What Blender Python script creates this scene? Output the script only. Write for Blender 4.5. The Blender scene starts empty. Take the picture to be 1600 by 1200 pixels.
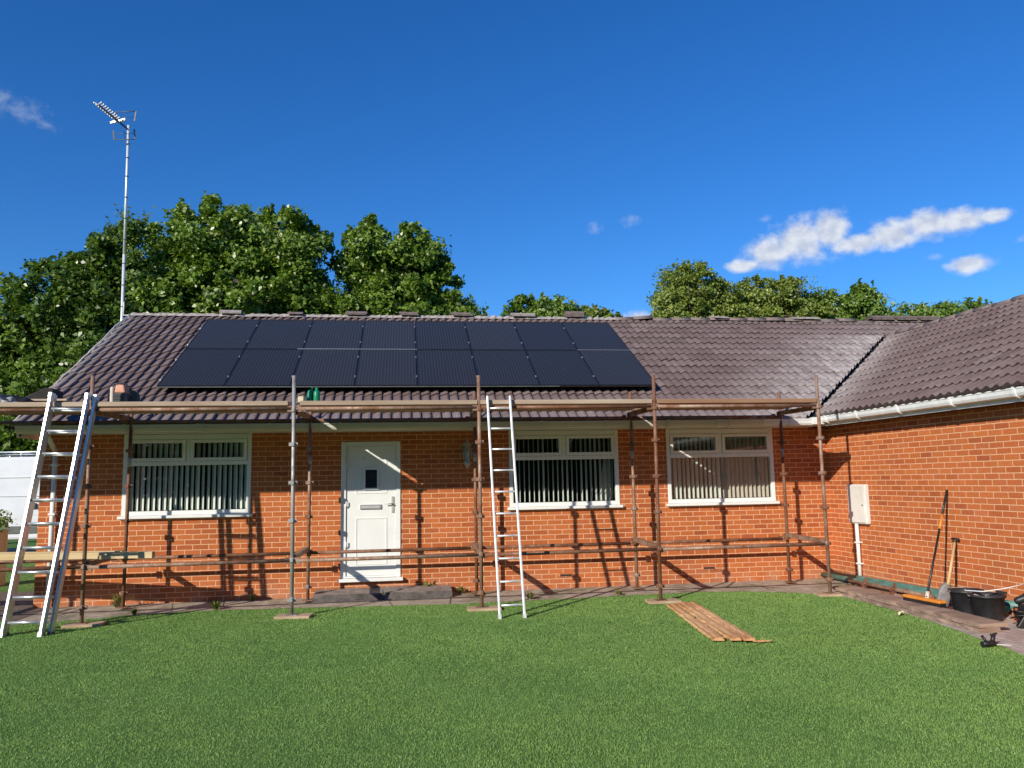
import bpy, bmesh, math, random
import numpy as np
from mathutils import Vector, Matrix
random.seed(7); RNG = np.random.default_rng(11)
SC = bpy.context.scene
COL = SC.collection
PI = math.pi

# ------------------------------------------------------------------ camera, light, exposure
def setup_camera():
    yaw, pitch, roll = 0.136223, 0.121938, -0.018763
    fw = Vector((math.sin(yaw)*math.cos(pitch), math.cos(yaw)*math.cos(pitch), math.sin(pitch)))
    r = Vector((math.cos(yaw), -math.sin(yaw), 0)); u = r.cross(fw)
    c, s = math.cos(roll), math.sin(roll)
    r2 = r*c+u*s; u2 = u*c-r*s
    cd = bpy.data.cameras.new('camera'); cam = bpy.data.objects.new('camera', cd); COL.objects.link(cam)
    M = Matrix.Identity(4)
    for i in range(3):
        M[i][0] = r2[i]; M[i][1] = u2[i]; M[i][2] = -fw[i]
    M[0][3], M[1][3], M[2][3] = 0.0, -12.295, 1.6675
    cam.matrix_world = M
    cd.sensor_width = 36; cd.lens = 1233.85/1600*36
    cd.clip_start = 0.1; cd.clip_end = 3000
    SC.camera = cam
setup_camera()
SUN_AZ, SUN_EL = math.radians(43.5), math.radians(24)     # light travels towards +x +y
sd = Vector((math.sin(SUN_AZ)*math.cos(SUN_EL), math.cos(SUN_AZ)*math.cos(SUN_EL), -math.sin(SUN_EL)))
sl = bpy.data.lights.new('sun', 'SUN'); sl.energy = 4.9; sl.angle = math.radians(0.53); sl.color = (1.0, 0.93, 0.82)
so = bpy.data.objects.new('sun', sl); COL.objects.link(so)
so.rotation_euler = sd.to_track_quat('-Z', 'Y').to_euler(); so.location = (-20, -30, 25)
SC.view_settings.view_transform = 'Standard'; SC.view_settings.look = 'None'
SC.view_settings.exposure = 0.12; SC.view_settings.gamma = 1.0
SC.cycles.max_bounces = 8; SC.cycles.transparent_max_bounces = 12

def setup_world():
    w = bpy.data.worlds.new('World'); SC.world = w; w.use_nodes = True
    nt = w.node_tree; N = nt.nodes; L = nt.links; N.clear()
    def n(t, **k):
        x = N.new(t)
        for a, v in k.items(): setattr(x, a, v)
        return x
    def m(op, a, b=None, c=None):
        x = n('ShaderNodeMath', operation=op)
        for i, v in enumerate((a, b, c)):
            if v is None: continue
            if isinstance(v, (int, float)): x.inputs[i].default_value = v
            else: L.new(v, x.inputs[i])
        return x.outputs[0]
    sky = n('ShaderNodeTexSky', sky_type='NISHITA', sun_disc=False)
    sky.sun_elevation = SUN_EL; sky.sun_rotation = SUN_AZ + PI
    sky.altitude = 50; sky.air_density = 1.0; sky.dust_density = 0.1; sky.ozone_density = 2.6
    hs = n('ShaderNodeHueSaturation'); hs.inputs['Saturation'].default_value = 1.30; hs.inputs['Value'].default_value = 1.0
    L.new(sky.outputs[0], hs.inputs['Color'])
    tint = n('ShaderNodeMix', data_type='RGBA', blend_type='MULTIPLY'); tint.inputs[0].default_value = 1
    L.new(hs.outputs[0], tint.inputs[6]); tint.inputs[7].default_value = (0.72, 1.13, 1.62, 1)
    tc = n('ShaderNodeTexCoord'); sp = n('ShaderNodeSeparateXYZ'); L.new(tc.outputs['Generated'], sp.inputs[0])
    az = m('MULTIPLY', m('ARCTAN2', sp.outputs[0], sp.outputs[1]), 180/PI)
    el = m('MULTIPLY', m('ARCSINE', sp.outputs[2]), 180/PI)
    cb = n('ShaderNodeCombineXYZ'); L.new(az, cb.inputs[0]); L.new(el, cb.inputs[1])
    def fbm(scale, detail, off=(0, 0, 0), rough=0.6, sy=1.15):
        mp = n('ShaderNodeMapping'); L.new(cb.outputs[0], mp.inputs[0]); mp.inputs['Location'].default_value = off
        mp.inputs['Scale'].default_value = (1, sy, 1)
        t = n('ShaderNodeTexNoise'); t.inputs['Scale'].default_value = scale; t.inputs['Detail'].default_value = detail
        t.inputs['Roughness'].default_value = rough; L.new(mp.outputs[0], t.inputs['Vector'])
        return t.outputs[0]
    def group(ells):
        best = None
        for a, e, ra, re in ells:
            dx = m('DIVIDE', m('SUBTRACT', az, a), ra); dy = m('DIVIDE', m('SUBTRACT', el, e), re)
            d = m('SUBTRACT', 1.0, m('SQRT', m('ADD', m('MULTIPLY', dx, dx), m('MULTIPLY', dy, dy))))
            best = d if best is None else m('MAXIMUM', best, d)
        return best
    big = group([(26.6, 15.3, 2.3, 1.35), (28.6, 15.9, 2.6, 1.9), (30.4, 16.3, 1.9, 1.7), (24.8, 14.55, 1.6, .6), (32.2, 15.2, 2.4, .85),
                 (34.4, 15.5, 2.1, 1.25), (36.4, 15.8, 2.0, 1.2), (38.3, 15.7, 2.3, 1.0), (40.1, 15.65, 1.2, .6), (38.6, 12.95, 1.6, .75), (17.0, 11.3, 1.7, .85)])
    thin = group([(36.7, 13.7, .8, .3), (26.3, 17.55, .7, .3), (14.2, 17.9, .7, .6), (16.9, 18.3, .9, .6), (-25.2, 22.9, 1.9, .9), (-26.2, 23.3, .9, .8), (-23.7, 22.3, .8, .45), (29.5, 14.4, 2.2, .5), (41.5, 14.0, .5, .3)])
    nz = m('SUBTRACT', fbm(0.85, 6, (0, 0, 0), 0.54), 0.5); nz2 = m('SUBTRACT', fbm(1.5, 6, (5.3, 1.2, 0), 0.62), 0.5)
    def ss(x, lo, hi):
        r = n('ShaderNodeMapRange', interpolation_type='SMOOTHSTEP'); L.new(x, r.inputs[0])
        r.inputs[1].default_value = lo; r.inputs[2].default_value = hi; return r.outputs[0]
    dens = m('ADD', big, m('MULTIPLY', nz, 1.05))
    dens = m('ADD', dens, m('MULTIPLY', nz2, 0.35)); a1 = ss(dens, -0.02, 0.72)
    a2 = m('MULTIPLY', ss(m('ADD', thin, m('MULTIPLY', nz2, 2.4)), 0.0, 1.4), 0.25)
    alpha = m('MAXIMUM', m('MULTIPLY', a1, 0.9), a2)
    # the cloud's own light and dark: thicker towards the sunlit top, thinner grey underside
    nz3 = m('SUBTRACT', fbm(0.85, 6, (0.35, -0.5, 0), 0.54), 0.5)
    lit = m('ADD', m('MULTIPLY', m('SUBTRACT', nz, nz3), 1.5), m('MULTIPLY', m('SUBTRACT', fbm(1.3, 4, (3, 3, 0), 0.5), 0.5), 0.35))
    ccol = n('ShaderNodeMix', data_type='RGBA'); L.new(ss(lit, -0.35, 0.35), ccol.inputs[0])
    ccol.inputs[6].default_value = (6.4, 6.9, 8.0, 1); ccol.inputs[7].default_value = (8.9, 9.2, 9.7, 1)
    mx = n('ShaderNodeMix', data_type='RGBA'); L.new(alpha, mx.inputs[0]); L.new(tint.outputs[2], mx.inputs[6]); L.new(ccol.outputs[2], mx.inputs[7])
    bg = n('ShaderNodeBackground'); bg.inputs[1].default_value = 0.085; L.new(mx.outputs[2], bg.inputs[0])
    out = n('ShaderNodeOutputWorld'); L.new(bg.outputs[0], out.inputs[0])
setup_world()

# ------------------------------------------------------------------ materials
class NT:
    def __init__(s, name):
        s.m = bpy.data.materials.new(name); s.m.use_nodes = True
        s.t = s.m.node_tree; s.N = s.t.nodes; s.L = s.t.links; s.N.clear()
        s.out = s.N.new('ShaderNodeOutputMaterial')
        s.p = s.N.new('ShaderNodeBsdfPrincipled'); s.L.new(s.p.outputs[0], s.out.inputs[0])
        s.tc = s.N.new('ShaderNodeTexCoord')
    def n(s, t, **k):
        x = s.N.new(t)
        for a, v in k.items(): setattr(x, a, v)
        return x
    def put(s, sock, v):
        if v is None: return
        if hasattr(v, 'is_output'): s.L.new(v, sock)
        else:
            if isinstance(v, (tuple, list)) and len(v) == 3 and sock.type == 'RGBA': v = (*v, 1)
            sock.default_value = v
    def math(s, op, a, b=None):
        x = s.n('ShaderNodeMath', operation=op); s.put(x.inputs[0], a); s.put(x.inputs[1], b); return x.outputs[0]
    def noise(s, scale, detail=4, rough=0.6, vec=None, sc=None):
        x = s.n('ShaderNodeTexNoise'); x.inputs['Scale'].default_value = scale; x.inputs['Detail'].default_value = detail
        x.inputs['Roughness'].default_value = rough
        v = vec or s.tc.outputs['Object']
        if sc:
            mp = s.n('ShaderNodeMapping'); s.L.new(v, mp.inputs[0]); mp.inputs['Scale'].default_value = sc; v = mp.outputs[0]
        s.L.new(v, x.inputs['Vector']); return x.outputs[0]
    def ramp(s, f, stops, interp='LINEAR'):
        x = s.n('ShaderNodeValToRGB'); x.color_ramp.interpolation = interp
        e = x.color_ramp.elements
        while len(e) < len(stops): e.new(0.5)
        for q, (p, c) in zip(e, stops): q.position = p; q.color = (*c, 1) if len(c) == 3 else c
        s.put(x.inputs[0], f); return x.outputs[0]
    def mr(s, f, a, b, c=0.0, d=1.0):
        x = s.n('ShaderNodeMapRange'); s.put(x.inputs[0], f)
        for i, v in enumerate((a, b, c, d)): x.inputs[i+1].default_value = v
        return x.outputs[0]
    def mix(s, f, a, b, mode='MIX'):
        x = s.n('ShaderNodeMix', data_type='RGBA', blend_type=mode); s.put(x.inputs[0], f); s.put(x.inputs[6], a); s.put(x.inputs[7], b); return x.outputs[2]
    def attr(s, name):
        x = s.n('ShaderNodeAttribute', attribute_name=name); return x.outputs['Fac']
    def bump(s, h, strength=0.4, dist=0.01):
        x = s.n('ShaderNodeBump'); x.inputs['Strength'].default_value = strength; x.inputs['Distance'].default_value = dist
        s.L.new(h, x.inputs['Height']); s.L.new(x.outputs[0], s.p.inputs['Normal'])
    def set(s, color=None, rough=None, metal=None, spec=None):
        if color is not None: s.put(s.p.inputs['Base Color'], color)
        if rough is not None: s.put(s.p.inputs['Roughness'], rough)
        if metal is not None: s.put(s.p.inputs['Metallic'], metal)
        if spec is not None: s.put(s.p.inputs['Specular IOR Level'], spec)

def pm(name, c1, c2, scale=8, rough=0.6, metal=0.0, bump=0.2, bscale=60, sc=None, spec=None, lo=.35, hi=.65, bd=.004):
    g = NT(name); f = g.noise(scale, 6, .65, sc=sc)
    g.set(g.mix(g.mr(f, lo, hi), c1, c2), rough, metal, spec)
    if bump: g.bump(g.noise(bscale, 4, sc=sc), bump, bd)
    return g.m

def brick_mat():
    g = NT('red_brick')
    sp = g.n('ShaderNodeSeparateXYZ'); g.L.new(g.tc.outputs['Object'], sp.inputs[0])
    cb = g.n('ShaderNodeCombineXYZ'); g.L.new(sp.outputs[0], cb.inputs[0]); g.L.new(sp.outputs[2], cb.inputs[1])
    # slight wander so that the joints are not ruler straight
    wn = g.n('ShaderNodeTexNoise'); wn.inputs['Scale'].default_value = 9; g.L.new(g.tc.outputs['Object'], wn.inputs['Vector'])
    off = g.n('ShaderNodeVectorMath', operation='SCALE'); sub = g.n('ShaderNodeVectorMath', operation='SUBTRACT')
    g.L.new(wn.outputs['Color'], sub.inputs[0]); sub.inputs[1].default_value = (.5, .5, .5)
    g.L.new(sub.outputs[0], off.inputs[0]); off.inputs['Scale'].default_value = 0.008
    ad = g.n('ShaderNodeVectorMath', operation='ADD'); g.L.new(cb.outputs[0], ad.inputs[0]); g.L.new(off.outputs[0], ad.inputs[1])
    b = g.n('ShaderNodeTexBrick'); g.L.new(ad.outputs[0], b.inputs['Vector'])
    b.offset = 0.5; b.inputs['Color1'].default_value = (0, 0, 0, 1); b.inputs['Color2'].default_value = (1, 1, 1, 1); b.inputs['Mortar'].default_value = (.5, .5, .5, 1)
    b.inputs['Scale'].default_value = 1; b.inputs['Brick Width'].default_value = .225; b.inputs['Row Height'].default_value = .075
    b.inputs['Mortar Size'].default_value = .0062; b.inputs['Mortar Smooth'].default_value = .25; b.inputs['Bias'].default_value = 0
    rn = g.ramp(b.outputs['Color'], [(0, (.395, .102, .033)), (.22, (.47, .135, .040)), (.45, (.52, .155, .046)), (.7, (.45, .122, .038)), (.85, (.495, .152, .054)), (1, (.36, .090, .032))])
    fine = g.noise(60, 5, .7, sc=(.35, 1, 1.4))
    br = g.mix(.75, rn, g.ramp(fine, [(.3, (.72, .69, .68)), (.7, (1.2, 1.19, 1.15))]), 'MULTIPLY')
    big = g.noise(1.1, 4)
    br = g.mix(.6, br, g.ramp(big, [(.3, (.78, .76, .78)), (.7, (1.12, 1.12, 1.1))]), 'MULTIPLY')
    pt = g.noise(3.3, 3)
    br = g.mix(g.mr(pt, .6, .75, 0, .25), br, (.42, .16, .11))
    mo = g.ramp(g.noise(30, 4), [(.3, (.63, .345, .185)), (.7, (.76, .445, .255))])
    # damp foot of the wall with pale salts
    low = g.math('MULTIPLY', g.mr(sp.outputs[2], .32, .0), g.mr(g.noise(2.6, 5), .42, .6))
    br = g.mix(g.math('MULTIPLY', low, .45), br, (.44, .30, .22))
    c = g.mix(b.outputs['Fac'], br, mo)
    g.set(c, .88, 0, .25)
    h = g.math('ADD', g.math('MULTIPLY', b.outputs['Fac'], -1.0), g.math('MULTIPLY', fine, .35))
    g.bump(h, .55, .006)
    return g.m

def tile_mat():
    g = NT('roof_tile_concrete')
    v = g.attr('tint'); st = g.attr('pale_amt')
    c = g.ramp(v, [(0, (.060, .045, .041)), (.1, (.125, .085, .076)), (.5, (.158, .110, .101)), (1, (.190, .138, .128))])  # darkest stop is the shadow colour painted on the front lips
    c = g.mix(.8, c, g.ramp(g.noise(14, 6, .7), [(.28, (.74, .73, .74)), (.72, (1.2, 1.19, 1.18))]), 'MULTIPLY')
    lich = g.math('MULTIPLY', g.mr(g.noise(3.2, 6, .7), .52, .66), g.mr(g.noise(38, 4, .7), .42, .6))
    c = g.mix(g.math('MULTIPLY', lich, .22), c, (.30, .28, .235))
    dark = g.mr(g.noise(1.6, 5), .56, .72, 0, .22)
    c = g.mix(dark, c, (.085, .06, .055))
    pale = g.math('MULTIPLY', st, g.mr(g.noise(6, 6, .75, sc=(1, .35, 1)), .28, .62))
    c = g.mix(pale, c, (.47, .42, .385))
    spk = g.math('GREATER_THAN', g.noise(24, 2, .5), .735)
    c = g.mix(g.math('MULTIPLY', spk, .6), c, (.52, .48, .42))
    g.set(c, g.mr(st, 0, 1, .72, .5), 0, .35)
    g.bump(g.noise(120, 3), .25, .003)
    return g.m

def lawn_mat(name, soil):
    g = NT(name)
    c = g.ramp(g.noise(70, 4, .7), [(.3, (.10, .19, .042)), (.7, (.20, .34, .085))])
    c = g.mix(g.mr(g.noise(.8, 5), .35, .7, 0, .5), c, (.075, .115, .03))
    g.set(c, .9, 0, .1); g.bump(g.noise(160, 4), .8, .02); return g.m
def blade_mat():
    g = NT('grass_blade')
    v = g.attr('tint')
    c = g.ramp(v, [(0, (.168, .305, .072)), (.5, (.265, .430, .115)), (.85, (.355, .51, .175)), (1, (.52, .60, .32))])
    big = g.noise(.55, 5, .6); med = g.noise(3.4, 4, .6)
    c = g.mix(.85, c, g.ramp(big, [(.3, (.72, .86, .82)), (.5, (1, 1, 1)), (.7, (1.06, 1.03, .95))]), 'MULTIPLY')
    c = g.mix(.8, c, g.ramp(med, [(.3, (.80, .85, .85)), (.7, (1.14, 1.10, 1.06))]), 'MULTIPLY')
    g.set(c, .55, 0, .25)
    tr = g.n('ShaderNodeBsdfTranslucent'); g.put(tr.inputs[0], c)
    ms = g.n('ShaderNodeMixShader'); ms.inputs[0].default_value = .3
    g.L.new(g.p.outputs[0], ms.inputs[1]); g.L.new(tr.outputs[0], ms.inputs[2]); g.L.new(ms.outputs[0], g.out.inputs[0])
    return g.m
def leaf_mat(name, stops):
    g = NT(name); v = g.attr('tint')
    c = g.ramp(v, stops)
    g.set(c, .36, 0, .5)
    tr = g.n('ShaderNodeBsdfTranslucent'); g.put(tr.inputs[0], g.mix(1, c, (1.25, 1.35, .6), 'MULTIPLY'))
    ms = g.n('ShaderNodeMixShader'); ms.inputs[0].default_value = .28
    g.L.new(g.p.outputs[0], ms.inputs[1]); g.L.new(tr.outputs[0], ms.inputs[2]); g.L.new(ms.outputs[0], g.out.inputs[0])
    return g.m
def path_mat():
    g = NT('path_concrete')
    c = g.ramp(g.noise(5, 8, .72), [(.3, (.27, .215, .155)), (.5, (.43, .36, .28)), (.72, (.60, .52, .42))])
    c = g.mix(g.mr(g.noise(1.3, 6, .65), .5, .64), c, (.20, .19, .12))
    c = g.mix(g.mr(g.noise(48, 5, .8), .54, .68, 0, .75), c, (.10, .08, .06)); c = g.mix(g.mr(g.noise(55, 4, .8, sc=(1, 1.3, 1)), .62, .7, 0, .6), c, (.70, .64, .54))
    vo = g.n('ShaderNodeTexVoronoi', feature='DISTANCE_TO_EDGE'); vo.inputs['Scale'].default_value = .9
    g.L.new(g.tc.outputs['Object'], vo.inputs['Vector'])
    c = g.mix(g.mr(vo.outputs[0], .012, .0), c, (.05, .045, .03))
    g.set(c, .93, 0, .2); g.bump(g.noise(90, 6, .75), .7, .012); return g.m
def paver_mat():
    g = NT('block_paving')
    b = g.n('ShaderNodeTexBrick'); mp = g.n('ShaderNodeMapping'); mp.inputs['Rotation'].default_value = (0, 0, 1.615)
    g.L.new(g.tc.outputs['Object'], mp.inputs[0]); g.L.new(mp.outputs[0], b.inputs['Vector'])
    b.inputs['Color1'].default_value = (.44, .345, .285, 1); b.inputs['Color2'].default_value = (.57, .47, .40, 1); b.inputs['Mortar'].default_value = (.26, .22, .17, 1)
    b.inputs['Scale'].default_value = 1; b.inputs['Brick Width'].default_value = .2; b.inputs['Row Height'].default_value = .1; b.inputs['Mortar Size'].default_value = .005
    c = g.mix(.8, b.outputs['Color'], g.ramp(g.noise(9, 7, .7), [(.3, (.6, .6, .6)), (.7, (1.25, 1.25, 1.25))]), 'MULTIPLY')
    g.set(c, .9, 0, .2); g.bump(g.math('ADD', g.math('MULTIPLY', b.outputs['Fac'], -1), g.math('MULTIPLY', g.noise(90, 4), .4)), .5, .006); return g.m
def glass_mat():
    g = NT('window_glass')
    gl = g.n('ShaderNodeBsdfGlossy'); gl.inputs['Roughness'].default_value = .01; gl.inputs['Color'].default_value = (.95, 1, .97, 1)
    tr = g.n('ShaderNodeBsdfTransparent'); tr.inputs[0].default_value = (.87, .91, .88, 1)
    ge = g.n('ShaderNodeNewGeometry'); dt = g.n('ShaderNodeVectorMath', operation='DOT_PRODUCT')
    g.L.new(ge.outputs['Incoming'], dt.inputs[0]); g.L.new(ge.outputs['Normal'], dt.inputs[1])
    sch = g.math('POWER', g.math('SUBTRACT', 1.0, g.math('ABSOLUTE', dt.outputs['Value'])), 5.0)     # Schlick, two faces of the pane
    f = g.math('ADD', g.math('MULTIPLY', sch, .9), .085)
    bp = g.n('ShaderNodeBump'); bp.inputs['Strength'].default_value = .05; bp.inputs['Distance'].default_value = .02
    g.L.new(g.noise(2.2, 1), bp.inputs['Height']); g.L.new(bp.outputs[0], gl.inputs['Normal'])
    ms = g.n('ShaderNodeMixShader'); g.L.new(f, ms.inputs[0]); g.L.new(tr.outputs[0], ms.inputs[1]); g.L.new(gl.outputs[0], ms.inputs[2])
    g.L.new(ms.outputs[0], g.out.inputs[0]); return g.m
def cell_mat():
    g = NT('solar_cells')
    sp = g.n('ShaderNodeSeparateXYZ'); g.L.new(g.tc.outputs['Object'], sp.inputs[0])
    fx = g.math('FRACT', g.math('MULTIPLY', g.math('ADD', sp.outputs[0], 10.0), 1/.0505))
    ln = g.math('LESS_THAN', fx, .38)
    fy = g.math('FRACT', g.math('MULTIPLY', g.math('ADD', sp.outputs[1], 10.0), 1/.0855))
    hl = g.math('LESS_THAN', fy, .035)
    c = g.mix(ln, (.026, .0265, .029), (.040, .041, .045))
    c = g.mix(g.math('MULTIPLY', hl, .4), c, (.045, .047, .052))
    oi = g.n('ShaderNodeObjectInfo')
    c = g.mix(.9, c, g.ramp(oi.outputs['Random'], [(0, (.8, .82, .85)), (1, (1.2, 1.2, 1.2))]), 'MULTIPLY')
    c = g.mix(g.mr(g.noise(2.1, 6, .7, sc=(1, .5, 1)), .55, .75, 0, .10), c, (.13, .125, .12))
    g.set(c, .25, 0, .11); return g.m
def rust_mat(name, base, rustc, amt_lo, amt_hi, metal=.3):
    g = NT(name)
    c = g.ramp(g.noise(9, 6, .7), [(.3, tuple(x*.65 for x in rustc)), (.7, rustc)])
    f = g.mr(g.noise(6, 6, .72, sc=(1, 1, .6)), amt_lo, amt_hi)
    c = g.mix(f, c, base)
    c = g.mix(g.mr(g.noise(30, 4, .7), .66, .72, 0, .6), c, (.5, .45, .4))
    g.set(c, g.mr(f, 0, 1, .8, .5), metal*0.6); g.bump(g.noise(70, 5), .35, .004); return g.m

M = {}
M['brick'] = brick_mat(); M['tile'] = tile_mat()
M['upvc'] = pm('white_upvc', (.74, .75, .72), (.80, .81, .78), 3, .32, 0, .02, 20)
M['fascia'] = pm('fascia_board', (.52, .53, .46), (.63, .63, .56), 2.2, .5, 0, .05, 30, sc=(.3, 1, 2))
M['gutter'] = pm('gutter_plastic', (.62, .63, .60), (.78, .79, .76), 5, .38, 0, .05, 30)
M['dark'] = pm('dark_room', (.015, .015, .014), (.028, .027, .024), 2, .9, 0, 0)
M['under'] = pm('roof_felt', (.02, .017, .015), (.035, .03, .027), 6, .9, 0, .2)
M['blind'] = pm('blind_fabric', (.76, .77, .73), (.84, .85, .81), 30, .8, 0, .1, 200)
M['blind_pink'] = pm('curtain_fabric', (.62, .54, .47), (.70, .62, .55), 20, .85, 0, .1, 200)
M['glass'] = glass_mat(); M['cells'] = cell_mat()
M['pframe'] = pm('black_anodised', (.016, .017, .020), (.024, .025, .03), 12, .35, .3, 0)
M['alu'] = pm('aluminium', (.62, .63, .64), (.78, .79, .80), 14, .34, .75, .08, 120, sc=(1, 1, .2))
M['alu_dull'] = pm('aluminium_dull', (.70, .71, .69), (.82, .83, .81), 10, .42, .35, .08, 120)
M['rail'] = pm('rail_silver', (.55, .56, .58), (.66, .67, .69), 10, .35, .7, 0)
M['rust'] = rust_mat('rusty_steel', (.27, .15, .095), (.215, .086, .040), .42, .66)
M['rust_b'] = rust_mat('rusty_steel_worn', (.33, .225, .165), (.255, .112, .055), .40, .60)
M['galv'] = rust_mat('galvanised_steel', (.40, .39, .36), (.23, .17, .12), .34, .5, .6)
M['board'] = pm('scaffold_board', (.30, .21, .14), (.46, .36, .26), 5, .85, 0, .5, 60, sc=(.12, 1, 1))
M['board_red'] = pm('scaffold_board_red', (.24, .125, .065), (.34, .20, .115), 5, .85, 0, .5, 60, sc=(.12, 1, 1))
M['timber'] = pm('fresh_timber', (.50, .36, .17), (.66, .52, .30), 4, .75, 0, .4, 60, sc=(.1, 1.5, 1.5))
M['rotten'] = pm('rotten_timber', (.44, .185, .058), (.74, .45, .22), 7, .9, 0, .9, 45, sc=(1.4, .12, 1), bd=.01)
M['sole'] = pm('sole_board', (.37, .25, .15), (.52, .38, .25), 8, .85, 0, .5, 60, sc=(.3, 1, 1))
M['sleeper'] = pm('old_sleeper', (.20, .13, .09), (.40, .285, .21), 6, .92, 0, .9, 40, sc=(1, .15, 1), bd=.01)
M['step_dark'] = pm('step_concrete_dirty', (.055, .048, .042), (.15, .125, .11), 9, .93, 0, .8, 60, bd=.01)
M['step'] = pm('step_concrete', (.16, .13, .115), (.29, .245, .215), 7, .93, 0, .8, 60, bd=.01)
M['bucket'] = pm('black_rubber', (.012, .012, .013), (.03, .03, .032), 6, .5, 0, .15, 30)
M['orange'] = pm('orange_plastic', (.62, .20, .02), (.72, .27, .04), 7, .5, 0, .1)
M['salmon'] = pm('faded_orange', (.60, .27, .15), (.68, .36, .22), 7, .55, 0, .1)
M['cream'] = pm('cream_plastic', (.60, .50, .42), (.70, .61, .52), 7, .5, 0, .1)
M['green'] = pm('green_plastic', (.008, .20, .085), (.012, .27, .12), 7, .38, 0, .08)
M['greypl'] = pm('grey_plastic', (.07, .08, .07), (.12, .13, .115), 9, .5, 0, .1)
M['black'] = pm('black_plastic', (.010, .010, .011), (.022, .022, .024), 8, .45, 0, .1)
M['teal'] = pm('teal_pipe', (.045, .145, .125), (.10, .23, .19), 6, .45, 0, .08)
M['ash'] = pm('ash_handle', (.50, .33, .14), (.62, .44, .22), 5, .6, 0, .2, 50, sc=(1, 1, .15))
M['steel'] = pm('shovel_steel', (.42, .40, .37), (.60, .57, .53), 9, .5, .3, .2)
M['paleyellow'] = pm('pale_box', (.62, .55, .33), (.70, .63, .42), 9, .6, 0, .1)
M['mortar'] = pm('ridge_mortar', (.27, .23, .205), (.42, .37, .33), 12, .93, 0, .8, 60, bd=.01)
M['tile_spare'] = pm('spare_tile', (.135, .10, .085), (.22, .17, .145), 12, .8, 0, .5, 60)
M['meter'] = pm('meter_box_grp', (.64, .62, .56), (.74, .73, .67), 5, .5, 0, .1, 60)
M['vanpaint'] = pm('van_paint', (.62, .64, .66), (.70, .72, .74), 1.5, .25, 0, 0)
M['bark'] = pm('bark', (.055, .042, .03), (.11, .09, .065), 10, .95, 0, .8, 40, bd=.02)
M['soil'] = pm('soil', (.10, .070, .05), (.20, .15, .11), 7, .95, 0, 1.0, 40, bd=.02)
M['ground'] = lawn_mat('ground_turf', False)
M['blade'] = blade_mat(); M['path'] = path_mat(); M['paver'] = paver_mat()
M['lantern'] = pm('verdigris_iron', (.34, .35, .31), (.50, .51, .47), 20, .6, .3, .3)
M['lead'] = pm('lead_valley', (.010, .010, .011), (.02, .02, .021), 6, .7, 0, .1)
M['wood_pale'] = pm('planter_wood', (.52, .50, .43), (.64, .61, .53), 6, .85, 0, .4, 50, sc=(1, 1, .2))
M['cablewhite'] = pm('white_cable', (.70, .70, .68), (.76, .76, .74), 6, .5, 0, 0)
M['cablegrey'] = pm('dust_sheet', (.25, .235, .21), (.4, .38, .34), 6, .8, 0, .4, 30)
M['leaf_dark'] = leaf_mat('leaf_dark', [(0, (.038, .078, .011)), (.5, (.092, .165, .022)), (.85, (.175, .255, .038)), (1, (.32, .38, .17))])
M['leaf_mid'] = leaf_mat('leaf_mid', [(0, (.052, .100, .012)), (.5, (.145, .235, .027)), (.85, (.255, .35, .052)), (1, (.42, .47, .22))])
M['weed'] = leaf_mat('weed_leaf', [(0, (.13, .15, .04)), (.5, (.26, .26, .09)), (.85, (.40, .37, .16)), (1, (.55, .48, .26))])
M['leaf_light'] = leaf_mat('leaf_light', [(0, (.080, .140, .022)), (.5, (.165, .255, .040)), (.85, (.25, .345, .065)), (1, (.36, .42, .14))])
M['leaf_olive'] = leaf_mat('leaf_olive', [(0, (.11, .15, .026)), (.5, (.22, .275, .050)), (.85, (.32, .37, .080)), (1, (.42, .45, .17))])

# ------------------------------------------------------------------ mesh helpers
def new_obj(name, me, mat, parent=None, loc=(0, 0, 0), rot=None):
    o = bpy.data.objects.new(name, me); COL.objects.link(o)
    if mat is not None and not me.materials: me.materials.append(mat)
    o.location = loc
    if rot is not None: o.rotation_euler = rot
    if parent is not None: o.parent = parent
    return o
def obj(name, bm, mat, parent=None, loc=(0, 0, 0), rot=None, smooth=False, bevel=0):
    me = bpy.data.meshes.new(name); bm.normal_update(); bm.to_mesh(me); bm.free()
    if smooth:
        for p in me.polygons: p.use_smooth = True
    o = new_obj(name, me, mat, parent, loc, rot)
    if bevel:
        b = o.modifiers.new('bevel', 'BEVEL'); b.width = bevel; b.segments = 2; b.limit_method = 'ANGLE'; b.angle_limit = .6
    return o
def auto_smooth(o, ang=40):
    me = o.data
    for p in me.polygons: p.use_smooth = True
    me.set_sharp_from_angle(angle=math.radians(ang))
def tag(o, label, cat, group=None):
    o['label'] = label; o['category'] = cat
    if group: o['group'] = group
    return o
def thing(name, label, cat, loc=(0, 0, 0), rz=0, group=None):
    o = bpy.data.objects.new(name, None); COL.objects.link(o); o.empty_display_size = .1
    o.location = loc; o.rotation_euler = (0, 0, rz)
    return tag(o, label, cat, group)
def struct(o, kind='structure'): o['kind'] = kind; return o
def BM(): return bmesh.new()
def box(bm, x0, x1, y0, y1, z0, z1, mat=None):
    vs = [bm.verts.new(Vector(p)) for p in ((x0, y0, z0), (x1, y0, z0), (x1, y1, z0), (x0, y1, z0), (x0, y0, z1), (x1, y0, z1), (x1, y1, z1), (x0, y1, z1))]
    if mat is not None:
        for v in vs: v.co = mat @ v.co
    for f in ((0, 3, 2, 1), (4, 5, 6, 7), (0, 1, 5, 4), (1, 2, 6, 5), (2, 3, 7, 6), (3, 0, 4, 7)): bm.faces.new([vs[i] for i in f])
    return vs
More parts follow.
